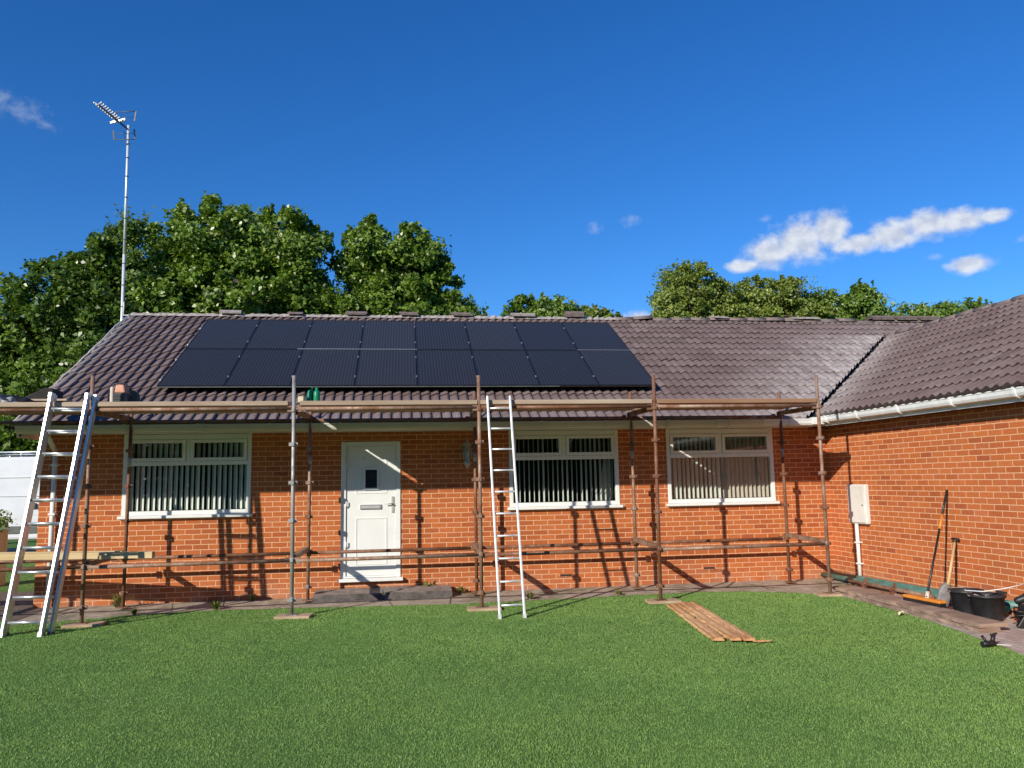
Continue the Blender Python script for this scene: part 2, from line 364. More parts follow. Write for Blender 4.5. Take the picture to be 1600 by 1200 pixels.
def frame_mat(p0, p1, up=(0, 0, 1)):
    p0 = Vector(p0); p1 = Vector(p1); z = (p1-p0).normalized(); up = Vector(up)
    if abs(z.dot(up)) > .99: up = Vector((0, 1, 0))
    x = up.cross(z).normalized(); y = z.cross(x)
    m = Matrix((x, y, z)).transposed().to_4x4(); m.translation = p0
    return m, (p1-p0).length
def beam(bm, p0, p1, w, h, up=(0, 0, 1)):       # box along p0-p1; w across, h along the 'up' side
    m, L = frame_mat(p0, p1, up); return box(bm, -w/2, w/2, -h/2, h/2, 0, L, m)
def tube(bm, p0, p1, r0, r1=None, seg=10, cap=True):
    r1 = r0 if r1 is None else r1; m, L = frame_mat(p0, p1)
    a = [bm.verts.new(m @ Vector((r0*math.cos(2*PI*i/seg), r0*math.sin(2*PI*i/seg), 0))) for i in range(seg)]
    b = [bm.verts.new(m @ Vector((r1*math.cos(2*PI*i/seg), r1*math.sin(2*PI*i/seg), L))) for i in range(seg)]
    for i in range(seg):
        f = bm.faces.new((a[i], a[(i+1) % seg], b[(i+1) % seg], b[i])); f.smooth = True
    if cap: bm.faces.new(a[::-1]); bm.faces.new(b)
def polytube(bm, pts, r, seg=8, radii=None):
    pts = [Vector(p) for p in pts]; rings = []
    for i, p in enumerate(pts):
        d = (pts[min(i+1, len(pts)-1)]-pts[max(i-1, 0)]).normalized()
        up = Vector((0, 0, 1)) if abs(d.z) < .95 else Vector((0, 1, 0))
        x = up.cross(d).normalized(); y = d.cross(x); rr = radii[i] if radii else r
        rings.append([bm.verts.new(p+x*rr*math.cos(2*PI*k/seg)+y*rr*math.sin(2*PI*k/seg)) for k in range(seg)])
    for a, b in zip(rings, rings[1:]):
        for k in range(seg):
            f = bm.faces.new((a[k], a[(k+1) % seg], b[(k+1) % seg], b[k])); f.smooth = True
    bm.faces.new(rings[0][::-1]); bm.faces.new(rings[-1])
def lathe(bm, prof, seg=24, m=None, cap=True):
    rings = []
    for r, z in prof:
        rings.append([bm.verts.new((m or Matrix()) @ Vector((r*math.cos(2*PI*k/seg), r*math.sin(2*PI*k/seg), z))) for k in range(seg)])
    for a, b in zip(rings, rings[1:]):
        for k in range(seg):
            f = bm.faces.new((a[k], a[(k+1) % seg], b[(k+1) % seg], b[k])); f.smooth = True
    if cap: bm.faces.new(rings[0][::-1]); bm.faces.new(rings[-1])
def extrude_profile(bm, prof, x0, x1, m=None, closed=True):   # prof in (y,z), swept along x
    m = m or Matrix()
    a = [bm.verts.new(m @ Vector((x0, y, z))) for y, z in prof]; b = [bm.verts.new(m @ Vector((x1, y, z))) for y, z in prof]
    n = len(prof)
    for i in range(n if closed else n-1): bm.faces.new((a[i], a[(i+1) % n], b[(i+1) % n], b[i]))
    if closed: bm.faces.new(a[::-1]); bm.faces.new(b)
    bmesh.ops.recalc_face_normals(bm, faces=bm.faces[:])
def np_mesh(name, verts, faces, tint=None, attrs=None):
    me = bpy.data.meshes.new(name); nv = len(verts); nf, k = faces.shape
    me.vertices.add(nv); me.vertices.foreach_set('co', verts.astype(np.float32).ravel())
    me.loops.add(nf*k); me.loops.foreach_set('vertex_index', faces.astype(np.int32).ravel())
    me.polygons.add(nf); me.polygons.foreach_set('loop_start', np.arange(0, nf*k, k, dtype=np.int32))
    try: me.polygons.foreach_set('loop_total', np.full(nf, k, dtype=np.int32))
    except Exception: pass
    if tint is not None:
        a = me.attributes.new('tint', 'FLOAT', 'FACE'); a.data.foreach_set('value', tint.astype(np.float32))
    for nm, arr in (attrs or {}).items():
        a = me.attributes.new(nm, 'FLOAT', 'POINT'); a.data.foreach_set('value', arr.astype(np.float32))
    me.update(calc_edges=True); return me

# ------------------------------------------------------------------ setting: ground, path
bm = BM(); s = 600
vs = [bm.verts.new(p) for p in ((-s, -s, 0), (s, -s, 0), (s, s, 0), (-s, s, 0))]; bm.faces.new(vs)
struct(obj('ground', bm, M['ground']))
EDGE = [(-4.95, -1.45), (-4.1, -1.22), (-3.4, -1.0), (-2.85, -.88), (-1.6, -.95), (-.5, -1.06), (.6, -1.16), (1.6, -1.12), (2.4, -1.06), (3.4, -.98), (4.3, -.95), (5.0, -1.08), (5.45, -1.35)]
EDGE_R = [(5.93, -1.75), (6.05, -2.15), (5.97, -3.0), (5.88, -3.96), (5.69, -5.1), (5.45, -6.1), (5.2, -9.0)]
def densify(pl, n=8, amp=.025):
    out = []
    for (x0, y0), (x1, y1) in zip(pl, pl[1:]):
        for i in range(n):
            t = i/n; out.append((x0+(x1-x0)*t+random.uniform(-amp, amp)*.6, y0+(y1-y0)*t+random.uniform(-amp, amp)))
    out.append(pl[-1]); return out
E1 = densify(EDGE); E2 = densify([EDGE[-1]]+EDGE_R)
bm = BM(); poly = E1+[E2[6], (7.0, -1.95), (7.2, .1), (-4.95, .1)]
bm.faces.new([bm.verts.new((x, y, .004)) for x, y in poly])
struct(obj('path', bm, M['path']))
bm = BM(); poly = E2[6:]+[(7.4, -9.0), (7.0, -1.95)]
bm.faces.new([bm.verts.new((x, y, .004)) for x, y in poly])
struct(obj('paving', bm, M['paver']))
bm = BM(); poly = densify([(-4.95, -1.45), (-5.1, -1.1), (-5.6, -1.2), (-6.6, .2), (-7.6, 1.4), (-7.2, 2.3), (-6.2, 2.0), (-5.6, 2.2), (-5.25, 2.2)], 5, .05)+[(-4.95, .1)]
bm.faces.new([bm.verts.new((x, y, .004)) for x, y in poly][::-1])
struct(obj('soil_bed', bm, M['soil']))
bm = BM(); bm.faces.new([bm.verts.new(p) for p in ((-40, 8.2, .004), (-5.3, 8.2, .004), (-5.3, 12.6, .004), (-40, 12.6, .004))])
struct(obj('driveway', bm, M['paver']))

def in_poly(px, py, poly):
    inside = np.zeros(len(px), bool); n = len(poly)
    for i in range(n):
        x0, y0 = poly[i]; x1, y1 = poly[(i+1) % n]
        if y0 == y1: continue
        c = ((y0 > py) != (y1 > py)) & (px < (x1-x0)*(py-y0)/(y1-y0)+x0); inside ^= c
    return inside
BARE = [E1+E2+[(7.4, -9), (7.2, .1), (-4.95, .1)], poly if False else [(-4.95, -1.45), (-5.1, -1.1), (-5.6, -1.2), (-6.6, .2), (-7.6, 1.4), (-7.2, 2.3), (-5.25, 2.2), (-4.95, .1)], [(-5.3, 0), (-5.3, 9), (20, 9), (20, 0)]]

def make_grass():
    n = 1650000
    d = RNG.uniform(3.2, 13.5, n); yaw = .136
    lat = RNG.uniform(-.95, .95, n)*(d+.8)
    x = lat*math.cos(yaw)+d*math.sin(yaw); y = -12.295+d*math.cos(yaw)-lat*math.sin(yaw)
    keep = RNG.uniform(0, 1, n) < .93
    # uneven growth: thinner and thicker patches
    for b in BARE: keep &= ~in_poly(x, y, b)
    x, y, d = x[keep], y[keep], d[keep]
    ex = RNG.uniform(-17, -5.3, 110000); ey = RNG.uniform(-4, 8.1, 110000)
    k2 = ~in_poly(ex, ey, BARE[1]) & (ex < -5.32)
    x = np.concatenate([x, ex[k2]]); y = np.concatenate([y, ey[k2]]); d = np.concatenate([d, np.full(k2.sum(), 13.)])
    n = len(x); h = RNG.uniform(.006, .014, n)*(1+.25*np.sin(x*2.1)*np.cos(y*1.7)); w = RNG.uniform(.0022, .0038, n)*(1+np.clip(d-6, 0, 8)*.10)
    a = RNG.uniform(0, 2*PI, n); le = np.abs(RNG.normal(0, .95, n)); la = RNG.uniform(0, 2*PI, n)
    v = np.zeros((n, 3, 3))
    v[:, 0] = np.stack([x-np.cos(a)*w, y-np.sin(a)*w, np.full(n, -.002)], 1)
    v[:, 1] = np.stack([x+np.cos(a)*w, y+np.sin(a)*w, np.full(n, -.002)], 1)
    v[:, 2] = np.stack([x+np.sin(le)*np.cos(la)*h*1.3, y+np.sin(le)*np.sin(la)*h*1.3, h*np.cos(np.clip(le, 0, 1.3))+.003], 1)
    t = np.clip(RNG.normal(.44, .15, n), 0, .93); t[RNG.uniform(0, 1, n) < .015] = 1.0
    me = np_mesh('grass', v.reshape(-1, 3), np.arange(n*3).reshape(-1, 3), t)
    o = new_obj('grass', me, M['blade']); struct(o, 'stuff')
make_grass()

# ------------------------------------------------------------------ roof tiles
def tile_roof(name, width, slope_len, parent, M4, pale_fn=None, clip_fn=None, per=.15, gauge=.333, seed=1, period_tiles=2, rough=1.0, cut=None):
    rng = np.random.default_rng(seed); nu = 8
    nc = int(math.ceil(slope_len/gauge)); tw = per*period_tiles; ntile = int(math.ceil(width/tw))
    one = np.array([0, .12, .26, .40, .53, .65, .76, .86, .93, .975]); V = []; F = []; T = []; off = 0
    ph = np.concatenate([one+k for k in range(period_tiles)]+[[period_tiles]]); us = ph*per; q = ph % 1.0
    prof = .034*np.where(q < .76, np.sin(np.clip((q-.08)/.68, 0, 1)*PI/2)**2, np.where(q <= .93, 1.0-.35*((q-.76)/.17)**2, .10))
    nn = len(us)
    for c in range(nc):
        v0 = c*gauge; v1 = min((c+1)*gauge+.06, slope_len)
        for i in range(ntile):
            u0 = i*tw; jit = rng.normal(0, .003)*rough; jv = rng.normal(0, .004)*rough; tilt = rng.normal(0, .003)*rough
            tl = np.clip(rng.normal(.5, .2), .12, 1)
            rows = [(v0+jv, -.02), (v0+jv, 0.026), (v0+jv+.008, .030), ((v0+v1)/2, .015), (v1, 0.0)]
            base = off
            for j, (v, w) in enumerate(rows):
                ww = prof*(1.0 if j else .75)+w+jit+tilt*(us-tw/2)/tw
                V.append(np.stack([u0+us, np.full(nn, v), ww], 1)); off += nn
            for j in range(len(rows)-1):
                a = base+j*nn+np.arange(nn-1)
                F.append(np.stack([a, a+1, a+nn+1, a+nn], 1)); T.append(np.full(nn-1, tl if j else 0.0))  # front lip gets zero tint: painted shadow line under each course
    V = np.concatenate(V); F = np.concatenate(F); T = np.concatenate(T)
    V[:, 0] = np.clip(V[:, 0], 0, width)
    W = np.array(M4.to_3x3()) @ V.T; W = W.T+np.array(M4.translation)
    if clip_fn is not None:
        cf = W[F].mean(1); k = clip_fn(cf); F, T = F[k], T[k]
        used = np.unique(F); remap = -np.ones(len(V), int); remap[used] = np.arange(len(used)); F = remap[F]; V, W = V[used], W[used]
    st = pale_fn(W) if pale_fn is not None else np.zeros(len(V))
    me = np_mesh(name, V, F, T, {'pale_amt': st})
    if cut is not None:       # clean straight cut along the valley
        Mi = M4.inverted(); b = bmesh.new(); b.from_mesh(me)
        co = Mi @ Vector(cut[0]); no = (Mi.to_3x3() @ Vector(cut[1])).normalized()
        bmesh.ops.bisect_plane(b, geom=b.verts[:]+b.edges[:]+b.faces[:], plane_co=co, plane_no=no, dist=1e-5)
        bad = [f for f in b.faces if (lambda c: (c-co).dot(no) > 0 and (M4 @ c).y < cut[2])(f.calc_center_median())]
        bmesh.ops.delete(b, geom=bad, context='FACES'); b.to_mesh(me); b.free()
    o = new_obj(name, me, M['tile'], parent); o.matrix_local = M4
    for p in me.polygons: p.use_smooth = True
    me.set_sharp_from_angle(angle=math.radians(38))
    return o

PITCH = math.atan(.55); RZ0 = 2.565          # tile plane: z = RZ0 + .55*(y+.45)
def roof_z(y): return RZ0+.55*(y+.45)
A = .0451505; WO = Vector((6.924, 0, 0)); WU = Vector((math.sin(A), -math.cos(A), 0)); WN = Vector((-math.cos(A), -math.sin(A), 0))
def wl(s, n, z): return WO+WU*s+WN*n+Vector((0, 0, z))
WSL = .506; WZ0 = 2.615                      # wing plane: z = WZ0 + WSL*(.38-n)
WP = math.atan(WSL)
# valley line: where the two planes meet, as a line in plan
def valley_d(P):     # signed plan distance (positive on the main roof's side)
    n = -(P[:, 0]-6.924)*math.cos(A)-P[:, 1]*math.sin(A)
    dz = (RZ0+.55*(P[:, 1]+.45))-(WZ0+WSL*(.38-n))
    return dz/0.75
house = thing('bungalow', 'long red brick bungalow with brown tiled roof, white windows and a wing on the right', 'bungalow', (0, 0, 0))
X0, X1 = -5.22, 6.924
RX0, RX1 = -5.44, 16.0
def frame4(origin, ux, vx):
    ux = Vector(ux).normalized(); vx = Vector(vx).normalized(); w = ux.cross(vx)
    m = Matrix((ux, vx, w)).transposed().to_4x4(); m.translation = Vector(origin); return m
def main_pale(W):
    d = valley_d(W); s = np.clip(1.0-np.abs(d)/1.75, 0, 1)**1.3  # paler towards the valley line, fading with plan distance
    s[W[:, 2] > 4.62] *= .25
    v = np.clip(1-(W[:, 0]-RX0)/.35, 0, 1)*.55          # lichen along the verge
    e = np.clip((3.0-W[:, 2])/.5, 0, 1)*.22
    return np.clip(np.maximum(np.maximum(s, v), e), 0, 1)
def valley_pt(y): # solve on plane
    zz = roof_z(y); n = .38-(zz-WZ0)/WSL; x = 6.924+(-n-y*math.sin(A))/math.cos(A); return Vector((x, y, zz))
VA, VB = valley_pt(-.47), valley_pt(3.25); VN = Vector((VB.y-VA.y, -(VB.x-VA.x), 0)).normalized()      # points to the wing's side
Mm = frame4((RX0, -.47, roof_z(-.47)), (1, 0, 0), (0, math.cos(PITCH), math.sin(PITCH)))
SL = (4.15+.47)/math.cos(PITCH)
tile_roof('roof', RX1-RX0, SL, house, Mm, main_pale, lambda c: (valley_d(c) > -.5) | (c[:, 1] > 3.2), seed=3, cut=(VA-VN*.055, VN, 3.22))
Mw = frame4(wl(-3.6, .40, WZ0-.02*WSL), WU, (WN*-1*math.cos(WP)+Vector((0, 0, 1))*math.sin(WP)))
def wing_pale(W): return np.clip(1.0-np.abs(valley_d(W))/.9, 0, 1)**1.4*.75
tile_roof('roof', 13.2, 3.91/math.cos(WP), house, Mw, wing_pale, lambda c: valley_d(c) < .5, seed=5, rough=.5, cut=(VA+VN*.04, -VN, 99))
# decking below the tiles, back slopes
bm = BM()
def quad(bm, *p): bm.faces.new([bm.verts.new(q) for q in p])
e = .045
def rp(x, y, dz=-e): return (x, y, roof_z(y)+dz)
quad(bm, rp(RX0+.03, -.44), rp(RX1, -.44), rp(RX1, 4.15), rp(RX0+.03, 4.15))
zr = roof_z(4.15)
quad(bm, (RX0, 4.16, zr-.01), (RX1, 4.16, zr-.01), (RX1, 8.8, zr-2.56), (RX0, 8.8, zr-2.56))
def wp(s, n, dz=-e): return wl(s, n, WZ0+WSL*(.38-n)+dz)
quad(bm, wp(-3.6, .36), wp(-3.6, -3.51), wp(9.6, -3.51), wp(9.6, .36))
zw = WZ0+WSL*3.89
quad(bm, wl(-3.6, -3.53, zw-.01), wl(-3.6, -7.4, zw-2.0), wl(9.6, -7.4, zw-2.0), wl(9.6, -3.53, zw-.01))
obj('roof_deck', bm, M['under'], house)
# valley trough
bm = BM(); pts = []
p0, p1 = valley_pt(-.40), valley_pt(3.25); d = (p1-p0); side = Vector((d.y, -d.x, 0)).normalized()*.12
quad(bm, p0-side-Vector((0, 0, .02)), p0+side-Vector((0, 0, .02)), p1+side-Vector((0, 0, .02)), p1-side-Vector((0, 0, .02)))
obj('valley', bm, M['lead'], house)
# ridge: half round caps bedded in mortar
def ridge_caps(p0, p1, n, r, mat, seed, missing=(), jit=.012, flat=.7):
    bm = BM(); rr = random.Random(seed); p0 = Vector(p0); p1 = Vector(p1); dd = (p1-p0)/n; xd = dd.normalized(); sd_ = Vector((-xd.y, xd.x, 0))
    for i in range(n):
        if i in missing: continue
        a = p0+dd*i+Vector((0, 0, rr.gauss(0, jit)))+sd_*rr.gauss(0, jit); b = a+dd*.985+Vector((0, 0, rr.gauss(0, jit*.7)))
        ra = r*rr.uniform(.9, 1.1)
        ring = []
        for q in (a, b):
            for k in range(9):
                t = PI*k/8; ring.append(bm.verts.new(q+sd_*ra*math.cos(t)+Vector((0, 0, ra*math.sin(t)*flat-.02))))
        for k in range(8):
            f = bm.faces.new((ring[k], ring[k+1], ring[9+k+1], ring[9+k])); f.smooth = True
        bm.faces.new(ring[:9][::-1]); bm.faces.new(ring[9:])
    return bm
zr0 = roof_z(4.15)+.015
def mortar_bed(x0, x1, seed, h=.05):
    bm = BM(); rr = np.random.default_rng(seed); n = int((x1-x0)/.05)
    prev = None
    for i in range(n+1):
        x = x0+(x1-x0)*i/n; hh = h*(.55+.5*abs(math.sin(x*PI/.15)))+rr.normal(0, .008); w = .10+rr.normal(0, .012)
        ring = [bm.verts.new(p) for p in ((x, 4.15-w-.03, zr0-.03), (x, 4.15-w*.7, zr0+hh*.75), (x, 4.15, zr0+hh), (x, 4.15+w*.7, zr0+hh*.7), (x, 4.15+w, zr0-.05))]
        if prev:
            for k in range(4): bm.faces.new((prev[k], ring[k], ring[k+1], prev[k+1]))
        prev = ring
    return bm
obj('ridge_mortar', mortar_bed(RX0+.02, 4.6, 4, .055), M['mortar'], house)
obj('ridge', ridge_caps((4.5, 4.15, zr0-.01), (13.6, 4.15, zr0-.01), 21, .13, None, 8), M['tile_spare'], house)
obj('ridge', ridge_caps(wl(-3.1, -3.51, zw+.01), wl(9.6, -3.51, zw+.01), 29, .115, None, 9, jit=.004), M['tile_spare'], house)
# verge mortar on the left gable
bm = BM(); rr = random.Random(5); prev = None
for i in range(47):
    y = -.46+4.6*i/46; z = roof_z(y)+rr.gauss(0, .006)
    ring = [bm.verts.new(p) for p in ((RX0-.035+rr.gauss(0, .006), y, z-.055), (RX0-.03+rr.gauss(0, .006), y, z+.02), (RX0+.015, y, z+.035), (RX0+.05, y, z-.04))]
    if prev:
        for k in range(4): bm.faces.new((prev[k], prev[(k+1) % 4], ring[(k+1) % 4], ring[k]))
    prev = ring
obj('verge_mortar', bm, M['mortar'], house)

# ------------------------------------------------------------------ walls (local x along the wall, z up, outer face at y = 0)
def wall_panel(L, H, holes, depth=.1, reveal=.1):
    bm = BM(); xs = sorted({0, L, *[h[0] for h in holes], *[h[1] for h in holes]}); zs = sorted({-.06, H, *[h[2] for h in holes], *[h[3] for h in holes]})
    for i in range(len(xs)-1):
        for j in range(len(zs)-1):
            cx, cz = (xs[i]+xs[i+1])/2, (zs[j]+zs[j+1])/2
            if any(h[0] < cx < h[1] and h[2] < cz < h[3] for h in holes): continue
            quad(bm, (xs[i], 0, zs[j]), (xs[i+1], 0, zs[j]), (xs[i+1], 0, zs[j+1]), (xs[i], 0, zs[j+1]))
            quad(bm, (xs[i], depth, zs[j+1]), (xs[i+1], depth, zs[j+1]), (xs[i+1], depth, zs[j]), (xs[i], depth, zs[j]))
    for x0, x1, z0, z1 in holes:
        quad(bm, (x0, 0, z0), (x0, 0, z1), (x0, reveal, z1), (x0, reveal, z0)); quad(bm, (x1, 0, z1), (x1, 0, z0), (x1, reveal, z0), (x1, reveal, z1))
        quad(bm, (x0, 0, z0), (x0, reveal, z0), (x1, reveal, z0), (x1, 0, z0)); quad(bm, (x0, 0, z1), (x1, 0, z1), (x1, reveal, z1), (x0, reveal, z1))
    quad(bm, (0, 0, -.06), (0, 0, H), (0, depth, H), (0, depth, -.06)); quad(bm, (L, 0, H), (L, 0, -.06), (L, depth, -.06), (L, depth, H))
    bmesh.ops.remove_doubles(bm, verts=bm.verts[:], dist=1e-5)
    bmesh.ops.recalc_face_normals(bm, faces=bm.faces[:])
    return bm
WIN = [(-4.09, -2.272), (1.612, 3.374), (4.168, 5.983)]; WZ = (1.262, 2.449)
DOOR = (-.958, -.063, .265, 2.305)
holes = [(a-X0, b-X0, *WZ) for a, b in WIN]+[(DOOR[0]-X0, DOOR[1]-X0, DOOR[2], DOOR[3])]
obj('wall', wall_panel(X1-X0, 2.449, holes), M['brick'], house, (X0, 0, 0))
# gable (faces -x): local x runs from the back to the front
bm = BM(); Lg = 8.3
quad(bm, (0, 0, -.06), (Lg, 0, -.06), (Lg, 0, 2.45), (0, 0, 2.45))
bm.faces.new([bm.verts.new(p) for p in ((0, 0, 2.45), (Lg, 0, 2.45), (Lg-.0, 0, roof_z(.0)-.06), (Lg-4.15, 0, roof_z(4.15)-.07), (0, 0, 2.8))])
obj('wall', bm, M['brick'], house, (X0, Lg, 0), (0, 0, -PI/2))
bm = wall_panel(9.4, 2.46, [])
obj('wall', bm, M['brick'], house, WO, (0, 0, math.atan2(WU.y, WU.x)))
bm = BM(); quad(bm, (0, 0, -.06), (7, 0, -.06), (7, 0, 2.46), (0, 0, 2.46)); bm.faces.new([bm.verts.new(p) for p in ((0, 0, 2.46), (7, 0, 2.46), (3.5, 0, 4.4))])
obj('wall', bm, M['brick'], house, wl(9.4, 0, 0), (0, 0, math.atan2(-WN.y, -WN.x)))
bm = BM(); box(bm, X0+.1, 13.5, 8.2, 8.3, 0, 2.45); obj('wall', bm, M['brick'], house)
# air bricks
def air_brick(loc, rz):
    bm = BM(); box(bm, -.1075, .1075, -.006, .01, -.0325, .0325)
    for i in range(9): box(bm, -.095+i*.0215, -.083+i*.0215, -.011, -.006, -.022, .022)
    obj('air_brick', bm, M['under'] if False else M['brick'], house, loc, (0, 0, rz))
    bm = BM()
    box(bm, -.09, .09, -.0145, -.0115, -.012, .012); obj('vent_slot', bm, M['dark'], house, loc, (0, 0, rz))
for x, z in ((2.47, .2), (4.79, .235), (-.25, .12)):
    if z > .15: air_brick((x, 0, z), 0)
air_brick(wl(3.484, 0, .238), math.atan2(WU.y, WU.x))

# fascia, soffit, gutter of the main part
bm = BM(); box(bm, RX0+.06, 6.62, -.372, -.35, 2.445, 2.555); obj('fascia', bm, M['fascia'], house)
bm = BM(); box(bm, RX0+.06, 6.60, -.35, -.001, 2.450, 2.462); obj('soffit', bm, M['fascia'], house)
bm = BM(); box(bm, RX0+.03, RX0+.055, -.36, 8.4, 2.40, 2.50)
m4 = Matrix.Translation((RX0+.0425, -.36, roof_z(-.36)-.13)) @ Matrix.Rotation(PITCH, 4, 'X'); box(bm, -.0125, .0125, 0, 5.15, -.09, .09, m4)
obj('bargeboard', bm, M['fascia'], house)
GP = [(0, .085), (0, 0.0), (-.018, -.018), (-.055, -.026), (-.088, -.012), (-.104, .018), (-.108, .06), (-.116, .066), (-.116, .082), (-.106, .085), (-.098, .06), (-.094, .022), (-.08, .0), (-.054, -.014), (-.02, -.006), (-.010, .004), (-.010, .085)]
def gutter(bm, x0, x1, m): extrude_profile(bm, GP, x0, x1, m)
def brackets(bm, xs, m):
    for x in xs:
        pr = [(0.0, -.035), (-.03, -.04), (-.062, -.036), (-.1, -.018), (-.116, .018), (-.122, .06), (-.126, .09), (-.112, .09), (-.109, .064), (-.104, .018), (-.088, -.013), (-.055, -.027), (-.018, -.02), (0, -.012)]
        extrude_profile(bm, pr, x-.018, x+.018, m)
bm = BM(); m4 = Matrix.Translation((0, -.373, 2.475)); gutter(bm, RX0+.06, 6.46, m4)
g = obj('gutter', bm, M['fascia'], house)
for i in range(12):
    bm = BM(); brackets(bm, [RX0+.5+i*1.0], m4); obj('gutter_bracket', bm, M['fascia'], g)
for x in (-2.9, 1.0, 4.9):
    bm = BM(); extrude_profile(bm, [(0, -.03), (-.06, -.032), (-.108, -.014), (-.124, .02), (-.124, .088), (-.1, .088), (-.09, .0), (0, -.01)], x-.06, x+.06, m4); obj('gutter_joint', bm, M['fascia'], g)
# wing fascia, soffit, gutter
mw = Matrix.Translation(WO) @ Matrix.Rotation(math.atan2(WU.y, WU.x), 4, 'Z')      # local x along the wing, y inwards (-n)
bm = BM(); box(bm, .30, 9.6, -.27, -.25, 2.445, 2.60, mw); obj('fascia', bm, M['gutter'], house)
bm = BM(); box(bm, .30, 9.6, -.25, -.001, 2.452, 2.464, mw); obj('soffit', bm, M['under'], house)
m5 = mw @ Matrix.Translation((0, -.271, 2.515)); bm = BM(); gutter(bm, .44, 9.5, m5); g = obj('gutter', bm, M['gutter'], house)
for q in (.62, 1.42, 2.35, 3.35, 4.35, 5.3, 6.2, 7.2, 8.2):
    bm = BM(); brackets(bm, [q], m5); obj('gutter_bracket', bm, M['upvc'], g)
bm = BM(); gutter(bm, 5.62, 6.46, Matrix.Translation((0, -.3735, 2.4755)) @ Matrix.Scale(1.035, 4, Vector((0, 1, 0))) @ Matrix.Scale(1.035, 4, Vector((0, 0, 1))))
box(bm, 6.44, 6.66, -.50, -.36, 2.47, 2.585); obj('gutter_corner', bm, M['gutter'], house, bevel=.015)
# downpipe at the left corner
bm = BM(); tube(bm, (-5.0, -.07, 0.05), (-5.0, -.07, 2.2), .034, seg=14); tube(bm, (-5.0, -.07, 2.2), (-5.0, -.40, 2.46), .034, seg=14)
for z in (.5, 1.3, 2.0): box(bm, -5.045, -4.955, -.112, 0, z, z+.03)
obj('downpipe', bm, M['upvc'], house, smooth=False)

# ------------------------------------------------------------------ windows
def make_window(x0, x1, kind):
    z0, z1 = WZ; d0, d1 = -.012, .06       # frame stands a touch proud, flush fitted
    fw = .062; zt = 2.005; tz0, tz1 = 1.985, 2.045; xm = (x0+x1)/2
    bm = BM()
    box(bm, x0+.002, x0+fw, d0, d1, z0, z1); box(bm, x1-fw, x1-.002, d0, d1, z0, z1)
    box(bm, x0+fw, x1-fw, d0, d1, z0, z0+fw); box(bm, x0+fw, x1-fw, d0, d1, z1-fw-.02, z1-.003)
    box(bm, x0+fw, x1-fw, d0, d1, tz0, tz1); box(bm, xm-.03, xm+.03, d0, d1, tz1, z1-fw-.02)
    fr = obj('window', bm, M['upvc'], house, bevel=.006)
    for a, b in ((x0+fw, xm-.03), (xm+.03, x1-fw)):      # opening top lights
        bm = BM(); s = .052; za, zb = tz1, z1-fw-.02
        for q in ((a+.004, a+s, za+.004, zb-.004), (b-s, b-.004, za+.004, zb-.004), (a+s, b-s, za+.004, za+s), (a+s, b-s, zb-s, zb-.004)): box(bm, q[0], q[1], -.028, .03, q[2], q[3])
        obj('sash', bm, M['upvc'], fr, bevel=.005)
        bm = BM(); quad(bm, (a+s-.01, .004, za+s-.01), (b-s+.01, .004, za+s-.01), (b-s+.01, .004, zb-s+.01), (a+s-.01, .004, zb-s+.01)); obj('pane', bm, M['glass'], fr)
    bm = BM(); quad(bm, (x0+fw-.01, .014, z0+fw-.01), (x1-fw+.01, .014, z0+fw-.01), (x1-fw+.01, .014, tz0+.01), (x0+fw-.01, .014, tz0+.01)); obj('pane', bm, M['glass'], fr)
    bm = BM(); box(bm, x0-.035, x1+.035, -.075, .03, z0-.045, z0-.002); obj('sill', bm, M['upvc'], fr, bevel=.008)
    # dark room behind
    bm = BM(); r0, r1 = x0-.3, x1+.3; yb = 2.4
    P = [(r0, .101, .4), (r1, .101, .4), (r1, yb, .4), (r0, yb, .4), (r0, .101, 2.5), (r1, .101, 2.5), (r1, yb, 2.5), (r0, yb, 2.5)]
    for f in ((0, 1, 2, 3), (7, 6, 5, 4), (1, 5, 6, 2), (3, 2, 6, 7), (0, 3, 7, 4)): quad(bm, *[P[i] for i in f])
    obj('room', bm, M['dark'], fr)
    return fr
def vanes(x0, x1, pitch, ang, w, z0, z1, mat, parent, y=.088, seed=0, sub=None):
    bm = BM(); rr = random.Random(seed); n = int((x1-x0)/pitch)
    for i in range(n+1):
        x = x0+i*pitch; a = ang+rr.gauss(0, .06)
        prev = None
        for k in range(5):
            t = (k/4-.5); cx = x+t*w*math.cos(a)-.006*(1-4*t*t)*math.sin(a); cy = y+t*w*math.sin(a)+.006*(1-4*t*t)*math.cos(a)
            ring = (bm.verts.new((cx, cy, z0+rr.gauss(0, .001))), bm.verts.new((cx, cy, z1)))
            if prev: f = bm.faces.new((prev[0], ring[0], ring[1], prev[1])); f.smooth = True
            prev = ring
    return obj('blind', bm, mat, parent)
w1 = make_window(*WIN[0], 0); vanes(WIN[0][0]+.10, WIN[0][1]-.08, .0775, -.74, .089, 1.33, 2.42, M['blind'], w1, seed=1)
w2 = make_window(*WIN[1], 1); vanes(WIN[1][0]+.10, WIN[1][1]-.10, .0765, -1.46, .089, 1.33, 2.42, M['blind'], w2, seed=2)
w3 = make_window(*WIN[2], 2); vanes(WIN[2][0]+.09, WIN[2][0]+.93, .073, -1.40, .089, 1.33, 2.42, M['blind'], w3, seed=3); vanes(WIN[2][0]+.98, WIN[2][1]-.07, .073, -1.22, .089, 1.33, 2.42, M['blind_pink'], w3, seed=4)
